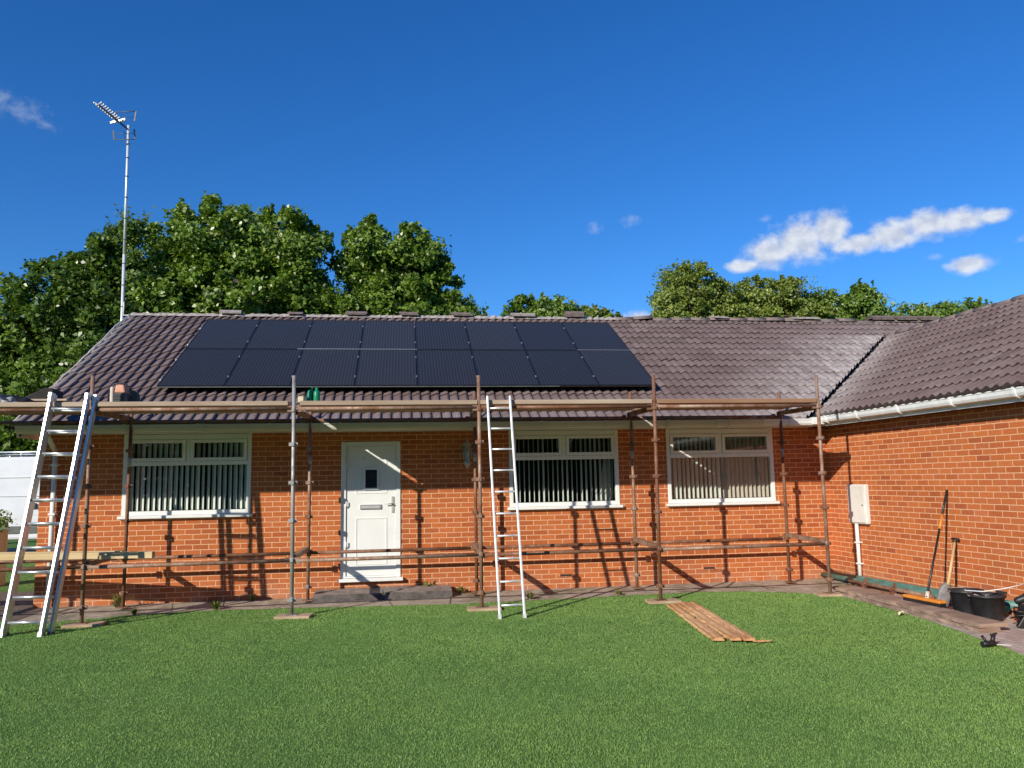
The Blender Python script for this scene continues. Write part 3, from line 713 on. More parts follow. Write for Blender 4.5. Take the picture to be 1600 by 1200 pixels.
# white edge of a curtain in the middle window
bm = BM(); prev = None
for k in range(13):
    x = WIN[1][1]-.30+.02*k; y = .2+.02*math.sin(k*1.9)
    ring = (bm.verts.new((x+.10*(k/12-1)*.0, y, 1.32)), bm.verts.new((WIN[1][1]-.20+.013*k, y, 2.0)))
    if prev: f = bm.faces.new((prev[0], ring[0], ring[1], prev[1])); f.smooth = True
    prev = ring
obj('curtain', bm, M['blind_pink'], w2)

# ------------------------------------------------------------------ front door
def make_door():
    x0, x1, z0, z1 = DOOR; fw = .068
    bm = BM(); box(bm, x0+.085, x1-fw-.003, .0, .045, z0+.03, z1-fw-.003)
    dx0, dx1, dz0, dz1 = x0+.085, x1-fw-.003, z0+.03, z1-fw
    def mould(a, b, c, d, w=.02):
        for q in ((a, a+w, c, d), (b-w, b, c, d), (a+w, b-w, c, c+w), (a+w, b-w, d-w, d)): box(bm, q[0], q[1], -.007, .0, q[2], q[3])
    cx = (dx0+dx1)/2
    mould(cx-.235, cx+.235, dz0+.16, dz0+.86)
    mould(cx-.235, cx+.235, dz0+1.22, dz0+1.76)
    dr = obj('door', bm, M['upvc'], house, bevel=.004)
    bm = BM(); box(bm, x0+.002, x0+.08, -.02, .05, z0, z1-.003); box(bm, x1-fw, x1-.002, -.02, .05, z0, z1-.003); box(bm, x0+.08, x1-fw, -.02, .05, z1-fw, z1-.003); box(bm, x0+.08, x1-fw, -.02, .05, z0+.002, z0+.028)
    obj('door_frame', bm, M['upvc'], dr, bevel=.006)
    bm = BM(); gx0, gx1, gz0, gz1 = cx-.09, cx+.085, dz0+1.305, dz0+1.58; w = .032
    for q in ((gx0-w, gx0, gz0-w, gz1+w), (gx1, gx1+w, gz0-w, gz1+w), (gx0, gx1, gz0-w, gz0), (gx0, gx1, gz1, gz1+w)): box(bm, q[0], q[1], -.024, -.0125, q[2], q[3])
    obj('glazing_frame', bm, M['upvc'], dr, bevel=.003)
    bm = BM(); box(bm, gx0, gx1, -.0118, -.004, gz0, gz1); obj('glazing', bm, M['pframe'], dr)
    bm = BM(); box(bm, cx-.17, cx+.15, -.022, -.001, dz0+.985, dz0+1.055); obj('letterbox', bm, M['rail'], dr, bevel=.005)
    bm = BM(); box(bm, cx-.15, cx+.13, -.0265, -.0225, dz0+1.0, dz0+1.035); obj('flap', bm, M['steel'], dr, bevel=.002)
    bm = BM(); hx = dx1-.05; box(bm, hx-.017, hx+.017, -.016, -.001, dz0+.93, dz0+1.17); tube(bm, (hx, -.016, dz0+1.06), (hx, -.05, dz0+1.06), .010); tube(bm, (hx+.005, -.05, dz0+1.06), (hx-.115, -.052, dz0+1.062), .009)
    obj('handle', bm, M['steel'], dr)
    for z in (.42, 1.02, 1.62):
        bm = BM(); tube(bm, (x0+.083, -.026, dz0+z), (x0+.083, -.026, dz0+z+.09), .010); box(bm, x0+.05, x0+.115, -.024, -.0205, dz0+z+.01, dz0+z+.08); obj('hinge', bm, M['upvc'], dr)
    bm = BM(); box(bm, x0-.035, x1+.035, -.085, .05, z0-.05, z0-.002); obj('threshold', bm, M['upvc'], dr, bevel=.006)
    cu = bpy.data.curves.new('numeral', 'FONT'); cu.body = '2'; cu.size = .085; cu.extrude = .003; cu.align_x = 'CENTER'
    t = bpy.data.objects.new('tmp', cu); COL.objects.link(t); dg = bpy.context.evaluated_depsgraph_get()
    me = bpy.data.meshes.new_from_object(t.evaluated_get(dg)); bpy.data.objects.remove(t); bpy.data.curves.remove(cu)
    me.transform(Matrix.Rotation(PI/2, 4, 'X')); new_obj('house_number', me, M['rail'], dr, (cx-.11, -.005, dz0+1.72))
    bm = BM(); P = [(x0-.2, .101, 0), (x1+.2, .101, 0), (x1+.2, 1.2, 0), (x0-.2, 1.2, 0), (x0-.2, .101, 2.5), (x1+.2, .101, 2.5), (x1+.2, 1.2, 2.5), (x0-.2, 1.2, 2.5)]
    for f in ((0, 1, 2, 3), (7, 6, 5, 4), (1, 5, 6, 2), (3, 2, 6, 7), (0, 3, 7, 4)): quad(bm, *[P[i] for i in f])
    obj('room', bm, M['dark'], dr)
make_door()
# doorstep: two old concrete slabs, the front one sloping
t = thing('doorstep', 'low weathered concrete doorstep in front of the white door', 'doorstep', (-.3, -.3, 0))
def slab(x0, x1, y0, y1, h0, h1, seed):
    bm = BM(); v = box(bm, x0, x1, y0, y1, 0, h1)
    for q in v:
        if q.co.z > 0 and q.co.y < (y0+y1)/2: q.co.z = h0; q.co.y += .05
    bmesh.ops.subdivide_edges(bm, edges=bm.edges[:], cuts=5, use_grid_fill=True); r = random.Random(seed)
    for q in bm.verts:
        if q.co.z > .01: q.co += Vector((r.gauss(0, .004), r.gauss(0, .004), r.gauss(0, .003)))
    return bm
for a in ((-1.0, -.02, -.24, .24, .10, .125, 1), (-.01, .98, -.24, .24, .105, .13, 2)):
    o = obj('slab', slab(*a), M['step'], t); o.data.materials.append(M['step_dark'])
    for p in o.data.polygons: p.material_index = 1 if p.normal.y < -.5 else 0

# ------------------------------------------------------------------ wall lantern
t = thing('wall_lantern', 'ornate pale grey wall lantern on the brick between the door and the middle window', 'wall lantern', (.955, 0, 2.1))
bm = BM(); box(bm, -.04, .04, -.02, -.001, -.12, .1); tube(bm, (0, -.02, -.06), (0, -.1, -.15), .008); tube(bm, (0, -.02, .02), (0, -.11, .18), .007)
obj('bracket', bm, M['lantern'], t)
bm = BM(); mm = Matrix.Translation((0, -.12, 0)); lathe(bm, [(.004, .27), (.008, .22), (.018, .205), (.022, .18), (.055, .155), (.082, .12), (.078, .112)], 6, mm); lathe(bm, [(.05, -.12), (.062, -.135), (.05, -.17), (.028, -.20), (.012, -.215), (.004, -.235)], 6, mm)
for k in range(6):
    a = 2*PI*k/6; tube(bm, mm @ Vector((.075*math.cos(a), .075*math.sin(a), .115)), mm @ Vector((.05*math.cos(a), .05*math.sin(a), -.12)), .005, seg=5)
obj('cage', bm, M['lantern'], t)
bm = BM(); lathe(bm, [(.07, .112), (.046, -.118)], 6, mm, cap=False); obj('glass', bm, M['glass'], t)

# ------------------------------------------------------------------ electric meter box with its pipe
t = thing('meter_box', 'white electric meter box on the wing wall above a white pipe', 'meter box', wl(.83, 0, 0), math.atan2(WU.y, WU.x))
bm = BM(); box(bm, -.225, .225, -.075, -.001, .915, 1.515); obj('cabinet', bm, M['meter'], t, bevel=.015)
bm = BM(); box(bm, -.205, .205, -.088, -.076, .935, 1.495); dd = obj('door', bm, M['meter'], t, bevel=.012)
bm = BM(); tube(bm, (.16, -.088, 1.2), (.16, -.096, 1.2), .012); obj('lock', bm, M['greypl'], dd)
bm = BM(); tube(bm, (-.075, -.05, .0), (-.075, -.05, .915), .027, seg=14); obj('pipe', bm, M['upvc'], t)
for z in (.3, .62): bm = BM(); box(bm, -.115, -.035, -.085, -.001, z, z+.02); obj('pipe_clip', bm, M['upvc'], t)

# ------------------------------------------------------------------ solar panels (two rows of eight, lying on the roof)
PW, PH = .986, 1.715
pm_ = BM(); box(pm_, .012, PW-.012, .012, PH-.012, .0, .030); me_c = bpy.data.meshes.new('cell_sheet'); pm_.to_mesh(me_c); pm_.free(); me_c.materials.append(M['cells'])
pm_ = BM()
for q in ((0, .0115, 0, PH), (PW-.0115, PW, 0, PH), (.0115, PW-.0115, 0, .0115), (.0115, PW-.0115, PH-.0115, PH)): box(pm_, q[0], q[1], q[2], q[3], -.005, .035)
me_f = bpy.data.meshes.new('frame'); pm_.to_mesh(me_f); pm_.free(); me_f.materials.append(M['pframe'])
pm_ = BM(); box(pm_, -.022, -.002, -.022, .022, .012, .043); me_k = bpy.data.meshes.new('clamp'); pm_.to_mesh(me_k); pm_.free(); me_k.materials.append(M['rail'])
ORD = ['first', 'second', 'third', 'fourth', 'fifth', 'sixth', 'seventh', 'eighth']
proto = thing('solar_panel', '', 'solar panel'); new_obj('cell_sheet', me_c, None, proto); new_obj('frame', me_f, None, proto)
for yy in (.38, 1.32): new_obj('clamp', me_k, None, proto, (0, yy, 0))
def copy_tree(o, parent=None):
    c = o.copy(); COL.objects.link(c); c.parent = parent
    for ch in list(o.children): copy_tree(ch, c)
    return c
BX, BY, PX = -3.775, .45, .9955
def on_roof(x, v, h): y = BY+v*math.cos(PITCH); return Vector((x, y-h*math.sin(PITCH), roof_z(y)+h*math.cos(PITCH)))
for r in range(2):
    for i in range(8):
        o = proto if (r == 0 and i == 0) else copy_tree(proto)
        x = BX+i*PX; v = r*(PH+.022)
        o.matrix_world = frame4(on_roof(x, v, .148), (1, 0, 0), (0, math.cos(PITCH), math.sin(PITCH)))
        o['label'] = f'black solar panel, {ORD[i]} from the left in the {"lower" if r == 0 else "upper"} row on the roof'
        o['group'] = 'solar panels on the roof'
# rails under the panels and the bright trims
for k, (v, nm) in enumerate(((.38, 'lowest'), (1.32, 'second'), (2.10, 'third'), (3.04, 'topmost'))):
    bm = BM(); beam(bm, on_roof(BX-.06, v, .112), on_roof(BX+8*PX+.04, v, .112), .04, .04, (0, 0, 1))
    tag(obj('mounting_rail', bm, M['rail']), f'aluminium rail under the solar panels, {nm} of the four', 'rail', 'rails under the solar panels')
for k, (a, b, nm) in enumerate(((1.9, 4.0, 'left'), (6.95, 8.13, 'right'))):
    bm = BM(); beam(bm, on_roof(BX+a, PH+.011, .186), on_roof(BX+b, PH+.011, .186), .010, .006)
    tag(obj('trim_strip', bm, M['rail']), f'bright metal strip between the two rows of solar panels, {nm} end', 'trim')
bm = BM(); beam(bm, on_roof(BX, -.008, .16), on_roof(BX+6.3, -.008, .16), .006, .012)
tag(obj('edge_strip', bm, M['greypl']), 'thin grey metal strip along the bottom edge of the solar panels', 'trim')

# ------------------------------------------------------------------ TV aerial
t = thing('television_aerial', 'tall silver television aerial mast behind the left end of the roof ridge', 'aerial', (-5.66, 4.3, 0))
bm = BM(); tube(bm, (.02, 0, 2.6), (-.01, 0, 6.4), .030, seg=12); tube(bm, (-.01, 0, 6.4), (-.03, 0, 9.17), .026, seg=12)
obj('mast', bm, M['alu_dull'], t)
for z in (5.3, 5.75, 6.2, 6.7, 7.15, 7.6, 8.05, 8.45, 8.75):
    bm = BM(); tube(bm, (.02-(z-2.6)*.0077, 0, z), (.02-(z-2.6)*.0077, 0, z+.02), .034, seg=12); obj('tape', bm, M['greypl'], t)
B0, B1 = Vector((-.03, -.03, 9.07)), Vector((-.235, -1.09, 9.08))
bm = BM(); beam(bm, B0, B1, .026, .026); obj('boom', bm, M['black'], t)
dirb = (B1-B0).normalized(); sx = Vector((-dirb.y, dirb.x, 0)).normalized(); upv = Vector((0, 0, 1))
for i in range(9):
    p = B0+(B1-B0)*(.42+.58*i/8)+upv*.012
    for k in (-1, 1):
        bm = BM(); tube(bm, p+sx*.012*k, p+sx*(.07)*k+upv*.02, .010, seg=6); tube(bm, p+sx*(.06)*k+upv*.018, p+sx*(.085)*k+upv*.025, .02, seg=8); obj('director', bm, M['alu_dull'], t)
p = B0+(B1-B0)*.34
for k in (-1, 1):
    bm = BM(); beam(bm, p+sx*.02*k, p+sx*.15*k+upv*.03*k, .05, .035); obj('dipole', bm, M['alu_dull'], t)
for k in (-1, 1):
    c = B0+dirb*.16+upv*.05*k; top = c+upv*(.28 if k > 0 else .22)*k-dirb*.05
    bm = BM(); tube(bm, c, top, .006, seg=6)
    for f in (.5, 1): q = c+(top-c)*f; tube(bm, q-sx*.22, q+sx*.22, .005 if f < 1 else .009, seg=6)
    for q in (-1, 1): beam(bm, c+(top-c)*.15+sx*.22*q, top+sx*.22*q, .03, .012)
    obj('reflector', bm, M['greypl'], t)
bm = BM(); polytube(bm, [(.03, -.03, 5.4), (.06, -.1, 5.12), (.20, -.2, 5.10), (.19, -.9, 4.74), (.20, -1.5, 4.38), (.195, -2.0, 4.10), (.19, -2.35, 3.88)], .011, 6)
obj('cable', bm, M['cablewhite'], t)
bm = BM(); tube(bm, (0, 0, 2.6), (0, 0, 2.62), .1, seg=10); box(bm, -.04, .36, -.03, .03, 3.2, 3.26); box(bm, -.04, .36, -.03, .03, 4.2, 4.26); obj('wall_bracket', bm, M['galv'], t)

# ------------------------------------------------------------------ scaffold
scaf = thing('scaffold', 'rusty tube scaffold along the front of the bungalow', 'scaffold', (1.0, -1.1, 0))
SX = [-3.92, -1.423, .994, 3.416, 5.855]; OY = -1.74; IY = -.47
LVL = [.19, .69, 1.19, 1.68, 2.18, 2.63]
def rosette(bm, x, y, z, r=.024, s=1.0):
    tube(bm, (x, y, z-.03*s), (x, y, z+.03*s), r+.007, seg=10)
    for k in range(4):
        a = PI/2*k; m4 = Matrix.Translation((x, y, z)) @ Matrix.Rotation(a, 4, 'Z')
        box(bm, r+.004, r+.032, -.014, .014, -.022*s, .022*s, m4)
def P_(x, y, z): return Vector((x, y, z))-Vector((1.0, -1.1, 0))
rr = random.Random(3)
def standard(x, y, top, mat, lean=(0, 0), lv=LVL, spigot=None):
    bm = BM(); b = P_(x, y, .035); tp = P_(x+lean[0], y+lean[1], top); tube(bm, b, tp, .0243, seg=12)
    st = obj('standard', bm, mat, scaf)
    for z in lv:
        f = z/top; q = b+(tp-b)*f; bm = BM(); rosette(bm, q.x, q.y, q.z); obj('coupler', bm, mat, st)
    bm = BM(); box(bm, b.x-.075, b.x+.075, b.y-.075, b.y+.075, b.z-.004, b.z+.006); tube(bm, b, b+Vector((0, 0, .05)), .019, seg=8); obj('base_plate', bm, mat, st)
    if spigot:
        q = b+(tp-b)*(spigot/top); bm = BM(); tube(bm, q-Vector((0, 0, .03)), q+Vector((0, 0, .10)), .0262, seg=10); obj('spigot', bm, M['galv'], st)
    return st
for i, x in enumerate(SX+[-6.37]):
    mt = M['galv'] if i == 1 else (M['rust'] if i % 2 else M['rust_b'])
    standard(x, OY, 3.09 if i < 5 else 2.7, mt, (rr.gauss(0, .012), .0))
    standard(x+.05 if i else x+.06, IY, 3.0 if i < 5 else 2.7, M['rust_b'] if i % 2 else M['rust'], (rr.gauss(0, .01), 0), spigot=1.98 if i < 5 else None)
allx = [-8.5, -6.37]+SX
def ledger(a, b, mat, r=.0243):
    bm = BM(); a, b = Vector(a), Vector(b); tube(bm, a, b, r, seg=12); d = (b-a).normalized()
    o = obj('ledger', bm, mat, scaf)
    for q, s in ((a, 1), (b, -1)): bm = BM(); beam(bm, q-d*.012*s, q+d*.05*s, .03, .085); obj('wedge_end', bm, mat, o)
for i in range(len(allx)-1):
    a, b = allx[i]+.04, allx[i+1]-.04
    mt = [M['rust_b'], M['rust'], M['rust_b'], M['rust_b'], M['rust'], M['rust_b']][i]
    ledger(P_(a, OY, .705), P_(b, OY, .71), mt); ledger(P_(a, OY, 2.655), P_(b, OY, 2.655), mt if i != 2 else M['galv'] if False else mt)
    ledger(P_(a, IY, .695), P_(b, IY, .695), M['rust']); ledger(P_(a, IY, 2.60), P_(b, IY, 2.60), M['rust'])
for x in [-6.37]+SX:
    for z in (.735, 2.63):
        bm = BM(); beam(bm, P_(x+.0, OY+.03, z), P_(x+.03, IY-.03, z+.02), .062, .062); o = obj('transom', bm, M['rust_b'], scaf)
        for yq in (OY+.055, IY-.055): bm = BM(); box(bm, *[v for v in (P_(x, 0, 0).x-.02, P_(x, 0, 0).x+.035)], P_(0, yq, 0).y-.03, P_(0, yq, 0).y+.03, z-.05, z+.045); obj('wedge_end', bm, M['rust'], o)
# sole boards
for i, (x, nm) in enumerate(zip(SX, ['beside the long left ladder', 'below the grey standard left of the door', 'beside the single ladder', 'next to the rotten planks on the grass', 'in the corner by the wing'])):
    bm = BM(); box(bm, -.22, .22, -.12, .12, 0, .032)
    tag(obj('sole_board', bm, M['sole'], None, (x+.03, OY-.0, .003), (0, 0, rr.gauss(0, .12)), bevel=.004), f'small timber sole board under the scaffold leg {nm}', 'sole board', 'sole boards under the scaffold')
# scaffold boards
bayn = ['far left bay cut by the photo edge', 'left bay above the first window', 'bay above the door', 'bay above the middle window', 'bay above the right window']
rown = ['front', 'second', 'third', 'fourth', 'back']
bays = [(-8.3, -3.95), (-3.93, -1.50), (-1.36, .975), (1.0, 3.40), (3.46, 5.83)]
for bi, (a, b) in enumerate(bays):
    for k in range(5):
        mt = M['board_red'] if (bi == 4 or (k+bi) % 3 == 1 and k > 0) else M['board']
        j = rr.uniform(-.03, .03) if k else 0
        bm = BM(); box(bm, a+j+.01, b+j-.005, 0, .222, 0, .058 if k == 0 else .04)
        o = obj('scaffold_board', bm, mt, None, (0, OY-.035+k*.229, 2.692+(.004 if k == 0 else rr.uniform(0, .006))), bevel=.004)
        tag(o, f'{rown[k]} scaffold board of the {bayn[bi]}', 'scaffold board', 'scaffold boards of the platform')

# ------------------------------------------------------------------ ladders
def ladder(name, label, LB, RB, LT, RT, n, mat, w=.03, d=.07, second=None, r=.014, caps=None):
    t = thing(name, label, 'ladder', LB); o0 = Vector(LB); LB, RB, LT, RT = [Vector(p)-o0 for p in (LB, RB, LT, RT)]
    ax = (RB-LB).normalized(); up = (LT-LB).normalized(); nrm = up.cross(ax).normalized()   # points towards the front or the back
    if nrm.y > 0: nrm = -nrm
    secs = [Vector((0, 0, 0))]+([nrm*-second] if second else [])
    for si, off in enumerate(secs):
        for b, tp in ((LB, LT), (RB, RT)):
            e = up*.02*si; lat = ax*(si*(.055 if b is RB else -.03)); bm = BM(); b, tp = b+lat, tp+lat; beam(bm, b+off+e, tp+off+e*2, w, d, nrm); st = obj('stile', bm, mat, t, bevel=.004)
            if caps:
                bm = BM(); beam(bm, tp+off-up*.03, tp+off+up*.035, w+.014, d+.014, nrm); obj('end_cap', bm, M['alu_dull'], st, bevel=.006)
            bm = BM(); beam(bm, b+off-up*.01, b+off+up*.05, w+.01, d+.01, nrm); obj('rubber_foot', bm, M['greypl'] if si else mat, st)
        for i in range(n):
            f = (i+.55)/(n+.15); a, b = LB+(LT-LB)*f+off, RB+(RT-RB)*f+off
            bm = BM(); tube(bm, a, b, r, seg=10); obj('rung', bm, mat, t)
    return t
ladder('ladder', 'two section aluminium extension ladder leaning at the left end of the scaffold', (-4.57, -2.27, 0), (-4.13, -2.33, 0), (-4.36, -1.83, 2.83), (-3.935, -1.83, 2.82), 10, M['alu'], .034, .072, second=.095, r=.016, caps=True)
ladder('ladder', 'single white aluminium ladder leaning on the scaffold right of the door', (1.145, -2.45, 0), (1.452, -2.45, 0), (1.10, -1.80, 2.80), (1.405, -1.80, 2.80), 10, M['alu_dull'], .026, .06, r=.0125)

# ------------------------------------------------------------------ things on the scaffold
ZB = 2.755
for k, (y, z, a, b, lab) in enumerate(((-1.36, .78, -4.9, 0.02, 'front new yellow timber resting on the lower scaffold rails'), (-1.20, .78, -4.9, -.42, 'rear new yellow timber resting on the lower scaffold rails'))):
    bm = BM(); box(bm, a, b, -.045, .045, 0, .082); o = obj('timber_beam', bm, M['timber'], None, (-3.24, y, .765+.003*k), (0, .003, -.15+.012*(1-2*k)), bevel=.004)
    tag(o, lab, 'timber')
bm = BM(); box(bm, -.62, 0, -.05, .05, 0, .05); tag(obj('timber_offcut', bm, M['timber'], None, (-3.3, -1.2, .765), (0, 0, .22), bevel=.004), 'short timber offcut lying across the ends of the yellow timbers', 'timber')
for k, nm in enumerate(('bottom', 'middle', 'top')):
    bm = BM(); box(bm, -.27, .30, -.10, .10, 0, .026); tag(obj('spare_batten', bm, M['board'], None, (-4.83+.02*k, -.98+.01*k, ZB-.01+.045*k+.01), bevel=.003), f'{nm} of three short boards stacked on the left end of the platform', 'board', 'short boards stacked on the platform')
    if k < 2:
        pass
bm = BM()
for k in range(2): box(bm, -.2+.3*k, -.17+.3*k, -.09, .09, 0, .0185)
# crumpled dark sheeting
def heap(name, label, cat, loc, rx, ry, h, mat, seed, jag=.25):
    bm = BM(); bmesh.ops.create_icosphere(bm, subdivisions=4, radius=1); r = np.random.default_rng(seed); ph = r.uniform(0, 6.28, (6, 3)); fr = r.uniform(2, 6, (6, 3))
    for v in bm.verts:
        c = v.co; f = sum(math.sin(c.x*fr[i, 0]+ph[i, 0])*math.sin(c.y*fr[i, 1]+ph[i, 1])*math.cos(c.z*fr[i, 2]+ph[i, 2]) for i in range(6))*jag
        s = 1+f; v.co = Vector((c.x*rx*s, c.y*ry*s, max(0, c.z*h*s+h*.25)))
    return tag(obj(name, bm, mat, None, loc), label, cat)
heap('plastic_sheet', 'crumpled black plastic sheeting heaped at the far left of the platform', 'sheeting', (-5.42, -1.2, ZB-.012), .42, .28, .12, M['black'], 2)
heap('dust_sheet', 'grey dust sheet bundled on the platform at the left edge of the photo', 'sheeting', (-5.12, -1.35, ZB-.012), .14, .14, .085, M['cablegrey'], 5)
bm = BM(); extrude_profile(bm, [(0, 0), (.36, 0), (.36, .03), (.10, .17), (.0, .15)], 0, .4, Matrix.Rotation(PI/2, 4, 'Z')); tag(obj('felt_roll', bm, M['under'], None, (-4.72, -.92, ZB+.12), (0, 0, .08), bevel=.02), 'folded black roofing felt behind the stacked boards on the platform', 'roofing felt')
# disc cutter
t = thing('disc_cutter', 'orange and grey petrol disc cutter standing on the platform at the left', 'disc cutter', (-3.71, -1.35, ZB-.003))
bm = BM(); box(bm, -.055, .10, -.10, .12, .0, .15); obj('engine', bm, M['greypl'], t, bevel=.02)
for k in range(6): bm = BM(); box(bm, -.05, .095, -.107, -.1005, .022+.02*k, .032+.02*k); obj('cooling_fin', bm, M['black'], t)
bm = BM(); v = box(bm, -.06, .085, -.085, .1, .152, .265)
for q in v:
    if q.co.z > .2: q.co.x *= .7; q.co.y *= .8
obj('cover', bm, M['salmon'], t, bevel=.02)
bm = BM(); box(bm, -.105, -.058, -.095, .1, 0, .235); obj('tank', bm, M['cream'], t, bevel=.018)
bm = BM(); polytube(bm, [(-.14, -.02, .02), (-.145, -.02, .14), (-.125, -.02, .23), (-.07, -.02, .28), (0, -.02, .292), (.07, -.02, .275), (.12, -.02, .22), (.13, -.02, .12), (.115, -.02, .02)], .0105, 8); obj('handle', bm, M['black'], t)
bm = BM(); tube(bm, (.11, .10, .11), (.11, .115, .11), .10, seg=24); obj('blade', bm, M['greypl'], t)
# watering / petrol can
t = thing('fuel_can', 'green plastic fuel can standing on the platform beside the grey scaffold pole', 'can', (-1.205, -1.5, ZB-.003))
bm = BM(); lathe(bm, [(.05, 0), (.058, .01), (.058, .13), (.05, .155), (.026, .17), (.022, .19)], 18, Matrix.Translation((.035, 0, 0)) @ Matrix.Scale(.8, 4, Vector((1, 0, 0)))); obj('body', bm, M['green'], t)
bm = BM(); lathe(bm, [(.048, 0), (.055, .01), (.055, .14), (.044, .165), (.02, .178)], 18, Matrix.Translation((-.05, .02, 0)) @ Matrix.Scale(.75, 4, Vector((1, 0, 0)))); obj('tank', bm, M['green'], t)
bm = BM(); tube(bm, (.033, 0, .185), (.033, 0, .205), .022, seg=12); tube(bm, (-.02, .01, .17), (-.025, .01, .225), .011, seg=10); obj('cap', bm, M['green'], t)
bm = BM(); box(bm, -.055, .055, -.05, .05, 0, .08); tag(obj('carton', bm, M['paleyellow'], None, (-1.345, -1.55, ZB-.003), bevel=.006), 'pale yellow carton beside the green fuel can on the platform', 'carton')
# broken tiles on the platform
rb = random.Random(12)
for k, (x, lab) in enumerate(((-3.25, 'leftmost'), (-3.12, 'second'), (-2.98, 'third'), (-2.83, 'rightmost'))):
    bm = BM(); v = box(bm, -.07, .07, -.05, .05, 0, .02)
    for q in v: q.co += Vector((rb.gauss(0, .018), rb.gauss(0, .012), 0))
    tag(obj('tile_shard', bm, M['mortar'], None, (x, -1.3, ZB-.0), (rb.gauss(0, .02), rb.gauss(0, .12)*0, rb.uniform(0, 3))), f'broken tile piece on the platform below the panels, {lab} of four', 'tile shard', 'broken tile pieces on the platform')
# stacks of loose tiles on the ridge
def tile_stack(x, n, w, lab, mat='tile_spare'):
    t = thing('tile_stack', lab, 'roof tiles', (x, 4.14, zr0+.005), rb.gauss(0, .04), 'loose tiles on the ridge')
    for k in range(n):
        bm = BM(); o = rb.gauss(0, .008)
        extrude_profile(bm, [(-.16, -.01), (-.08, .03), (0, .045), (.08, .03), (.16, -.01), (.16, .008), (.08, .048), (0, .063), (-.08, .048), (-.16, .008)], -w/2+o, w/2+o, Matrix.Translation((0, 0, .0255*k+.028)))
        obj('tile', bm, M[mat], t)
tile_stack(-3.50, 2, .42, 'loose tiles on the ridge left of the solar panels', 'mortar')
tile_stack(-2.2, 1, .30, 'single loose tile on the ridge above the first panel seam')
tile_stack(-.98, 2, .42, 'loose tiles on the ridge above the third solar panel')
tile_stack(.08, 2, .38, 'loose tiles on the ridge above the fourth solar panel')
tile_stack(1.20, 2, .42, 'loose tiles on the ridge above the fifth solar panel')
tile_stack(2.5, 2, .5, 'wide low pair of tiles on the ridge above the sixth panel', 'mortar')
tile_stack(3.62, 4, .40, 'tall stack of dark tiles on the ridge near the right end of the panels')
tile_stack(6.9, 1, .36, 'single pale tile on the ridge below the gap between the right trees', 'mortar')
tile_stack(8.9, 1, .62, 'long pale cap tile on the bare right half of the ridge', 'mortar')
for k, (x, lab) in enumerate(((10.75, 'left'), (11.32, 'middle'), (11.9, 'right'))):
    tile_stack(x, 3, .5, f'stack of brown tiles on the ridge beside the wing roof, {lab} of three')

# ------------------------------------------------------------------ rotten planks on the grass
pl = [((3.42, -2.16), (3.15, -4.36), .125, 'left rotten orange plank of three on the grass'), ((3.57, -2.12), (3.31, -4.44), .135, 'middle rotten orange plank of three on the grass'), ((3.685, -2.14), (3.435, -4.50), .11, 'right rotten orange plank of three on the grass')]
for k, (a, b, w, lab) in enumerate(pl):
    L = math.hypot(b[0]-a[0], b[1]-a[1]); bm = BM(); n = 26; prev = None; r = random.Random(40+k)
    for i in range(n+1):
        y = L*i/n; e0 = r.gauss(0, .007); e1 = r.gauss(0, .007); h = .036+r.gauss(0, .003); endj = (r.gauss(0, .02) if i in (0, n) else 0)
        ring = [bm.verts.new(p) for p in ((-w/2+e0, y+endj, .008), (w/2+e1, y+endj*.3, .008), (w/2+e1-.004, y+r.gauss(0, .01), h), (w*.18, y, h-.008+r.gauss(0, .002)), (-w*.12, y, h+.003), (-w/2+e0+.004, y, h))]
        if prev:
            for q in range(6): bm.faces.new((prev[q], ring[q], ring[(q+1) % 6], prev[(q+1) % 6]))
        else: bm.faces.new(ring)
        prev = ring
    bm.faces.new(prev[::-1]); bmesh.ops.recalc_face_normals(bm, faces=bm.faces[:])
    tag(obj('rotten_plank', bm, M['rotten'], None, (a[0], a[1], .012+.006*k), (0, 0, math.atan2(b[1]-a[1], b[0]-a[0])-PI/2)), lab, 'plank', 'rotten planks on the grass')
for k in range(3):
    bm = BM(); beam(bm, (0, 0, .012), (.07+.03*k, -.04, .02), .022, .01); tag(obj('wood_splinter', bm, M['rotten'], None, (3.42+.04*k, -4.47-.035*k, .012), (0, 0, .15*k)), f'thin wood splinter at the near end of the rotten planks, {["left", "middle", "right"][k]} one', 'splinter', 'splinters by the planks')

# ------------------------------------------------------------------ tools and rubbish beside the wing
RW = math.atan2(WU.y, WU.x)
def rough_beam(L, w, h, seed, n=24):
    bm = BM(); prev = None; r = random.Random(seed)
    for i in range(n+1):
        y = L*i/n; j = [r.gauss(0, .006) for _ in range(8)]
        ring = [bm.verts.new(p) for p in ((y, -w/2+j[0], 0), (y, w/2+j[1], 0), (y, w/2+j[2], h*.85), (y, w/2-.02+j[3], h+j[4]*.5), (y, -w/2+.025+j[5], h+j[6]*.5), (y, -w/2+j[7], h*.82))]
        if prev:
            for q in range(6): bm.faces.new((prev[q], prev[(q+1) % 6], ring[(q+1) % 6], ring[q]))
        else: bm.faces.new(ring)
        prev = ring
    bm.faces.new(prev[::-1]); bmesh.ops.recalc_face_normals(bm, faces=bm.faces[:]); return bm
def sleeper(s0, n0, s1, n1, w, h, z, lab, seed):
    a, b = wl(s0, n0, z), wl(s1, n1, z); bm = rough_beam((b-a).length, w, h, seed)
    tag(obj('timber_plank', bm, M['sleeper'], None, a, (0, 0, math.atan2(b.y-a.y, b.x-a.x))), lab, 'plank', 'old timber planks beside the wing')
sleeper(1.75, .93, 4.5, 1.08, .24, .042, .006, 'lower old timber plank with its cut end at the lawn edge beside the wing', 1)
sleeper(1.48, .82, 4.50, 1.03, .32, .045, .052, 'upper old timber plank lying under the broom head', 2)
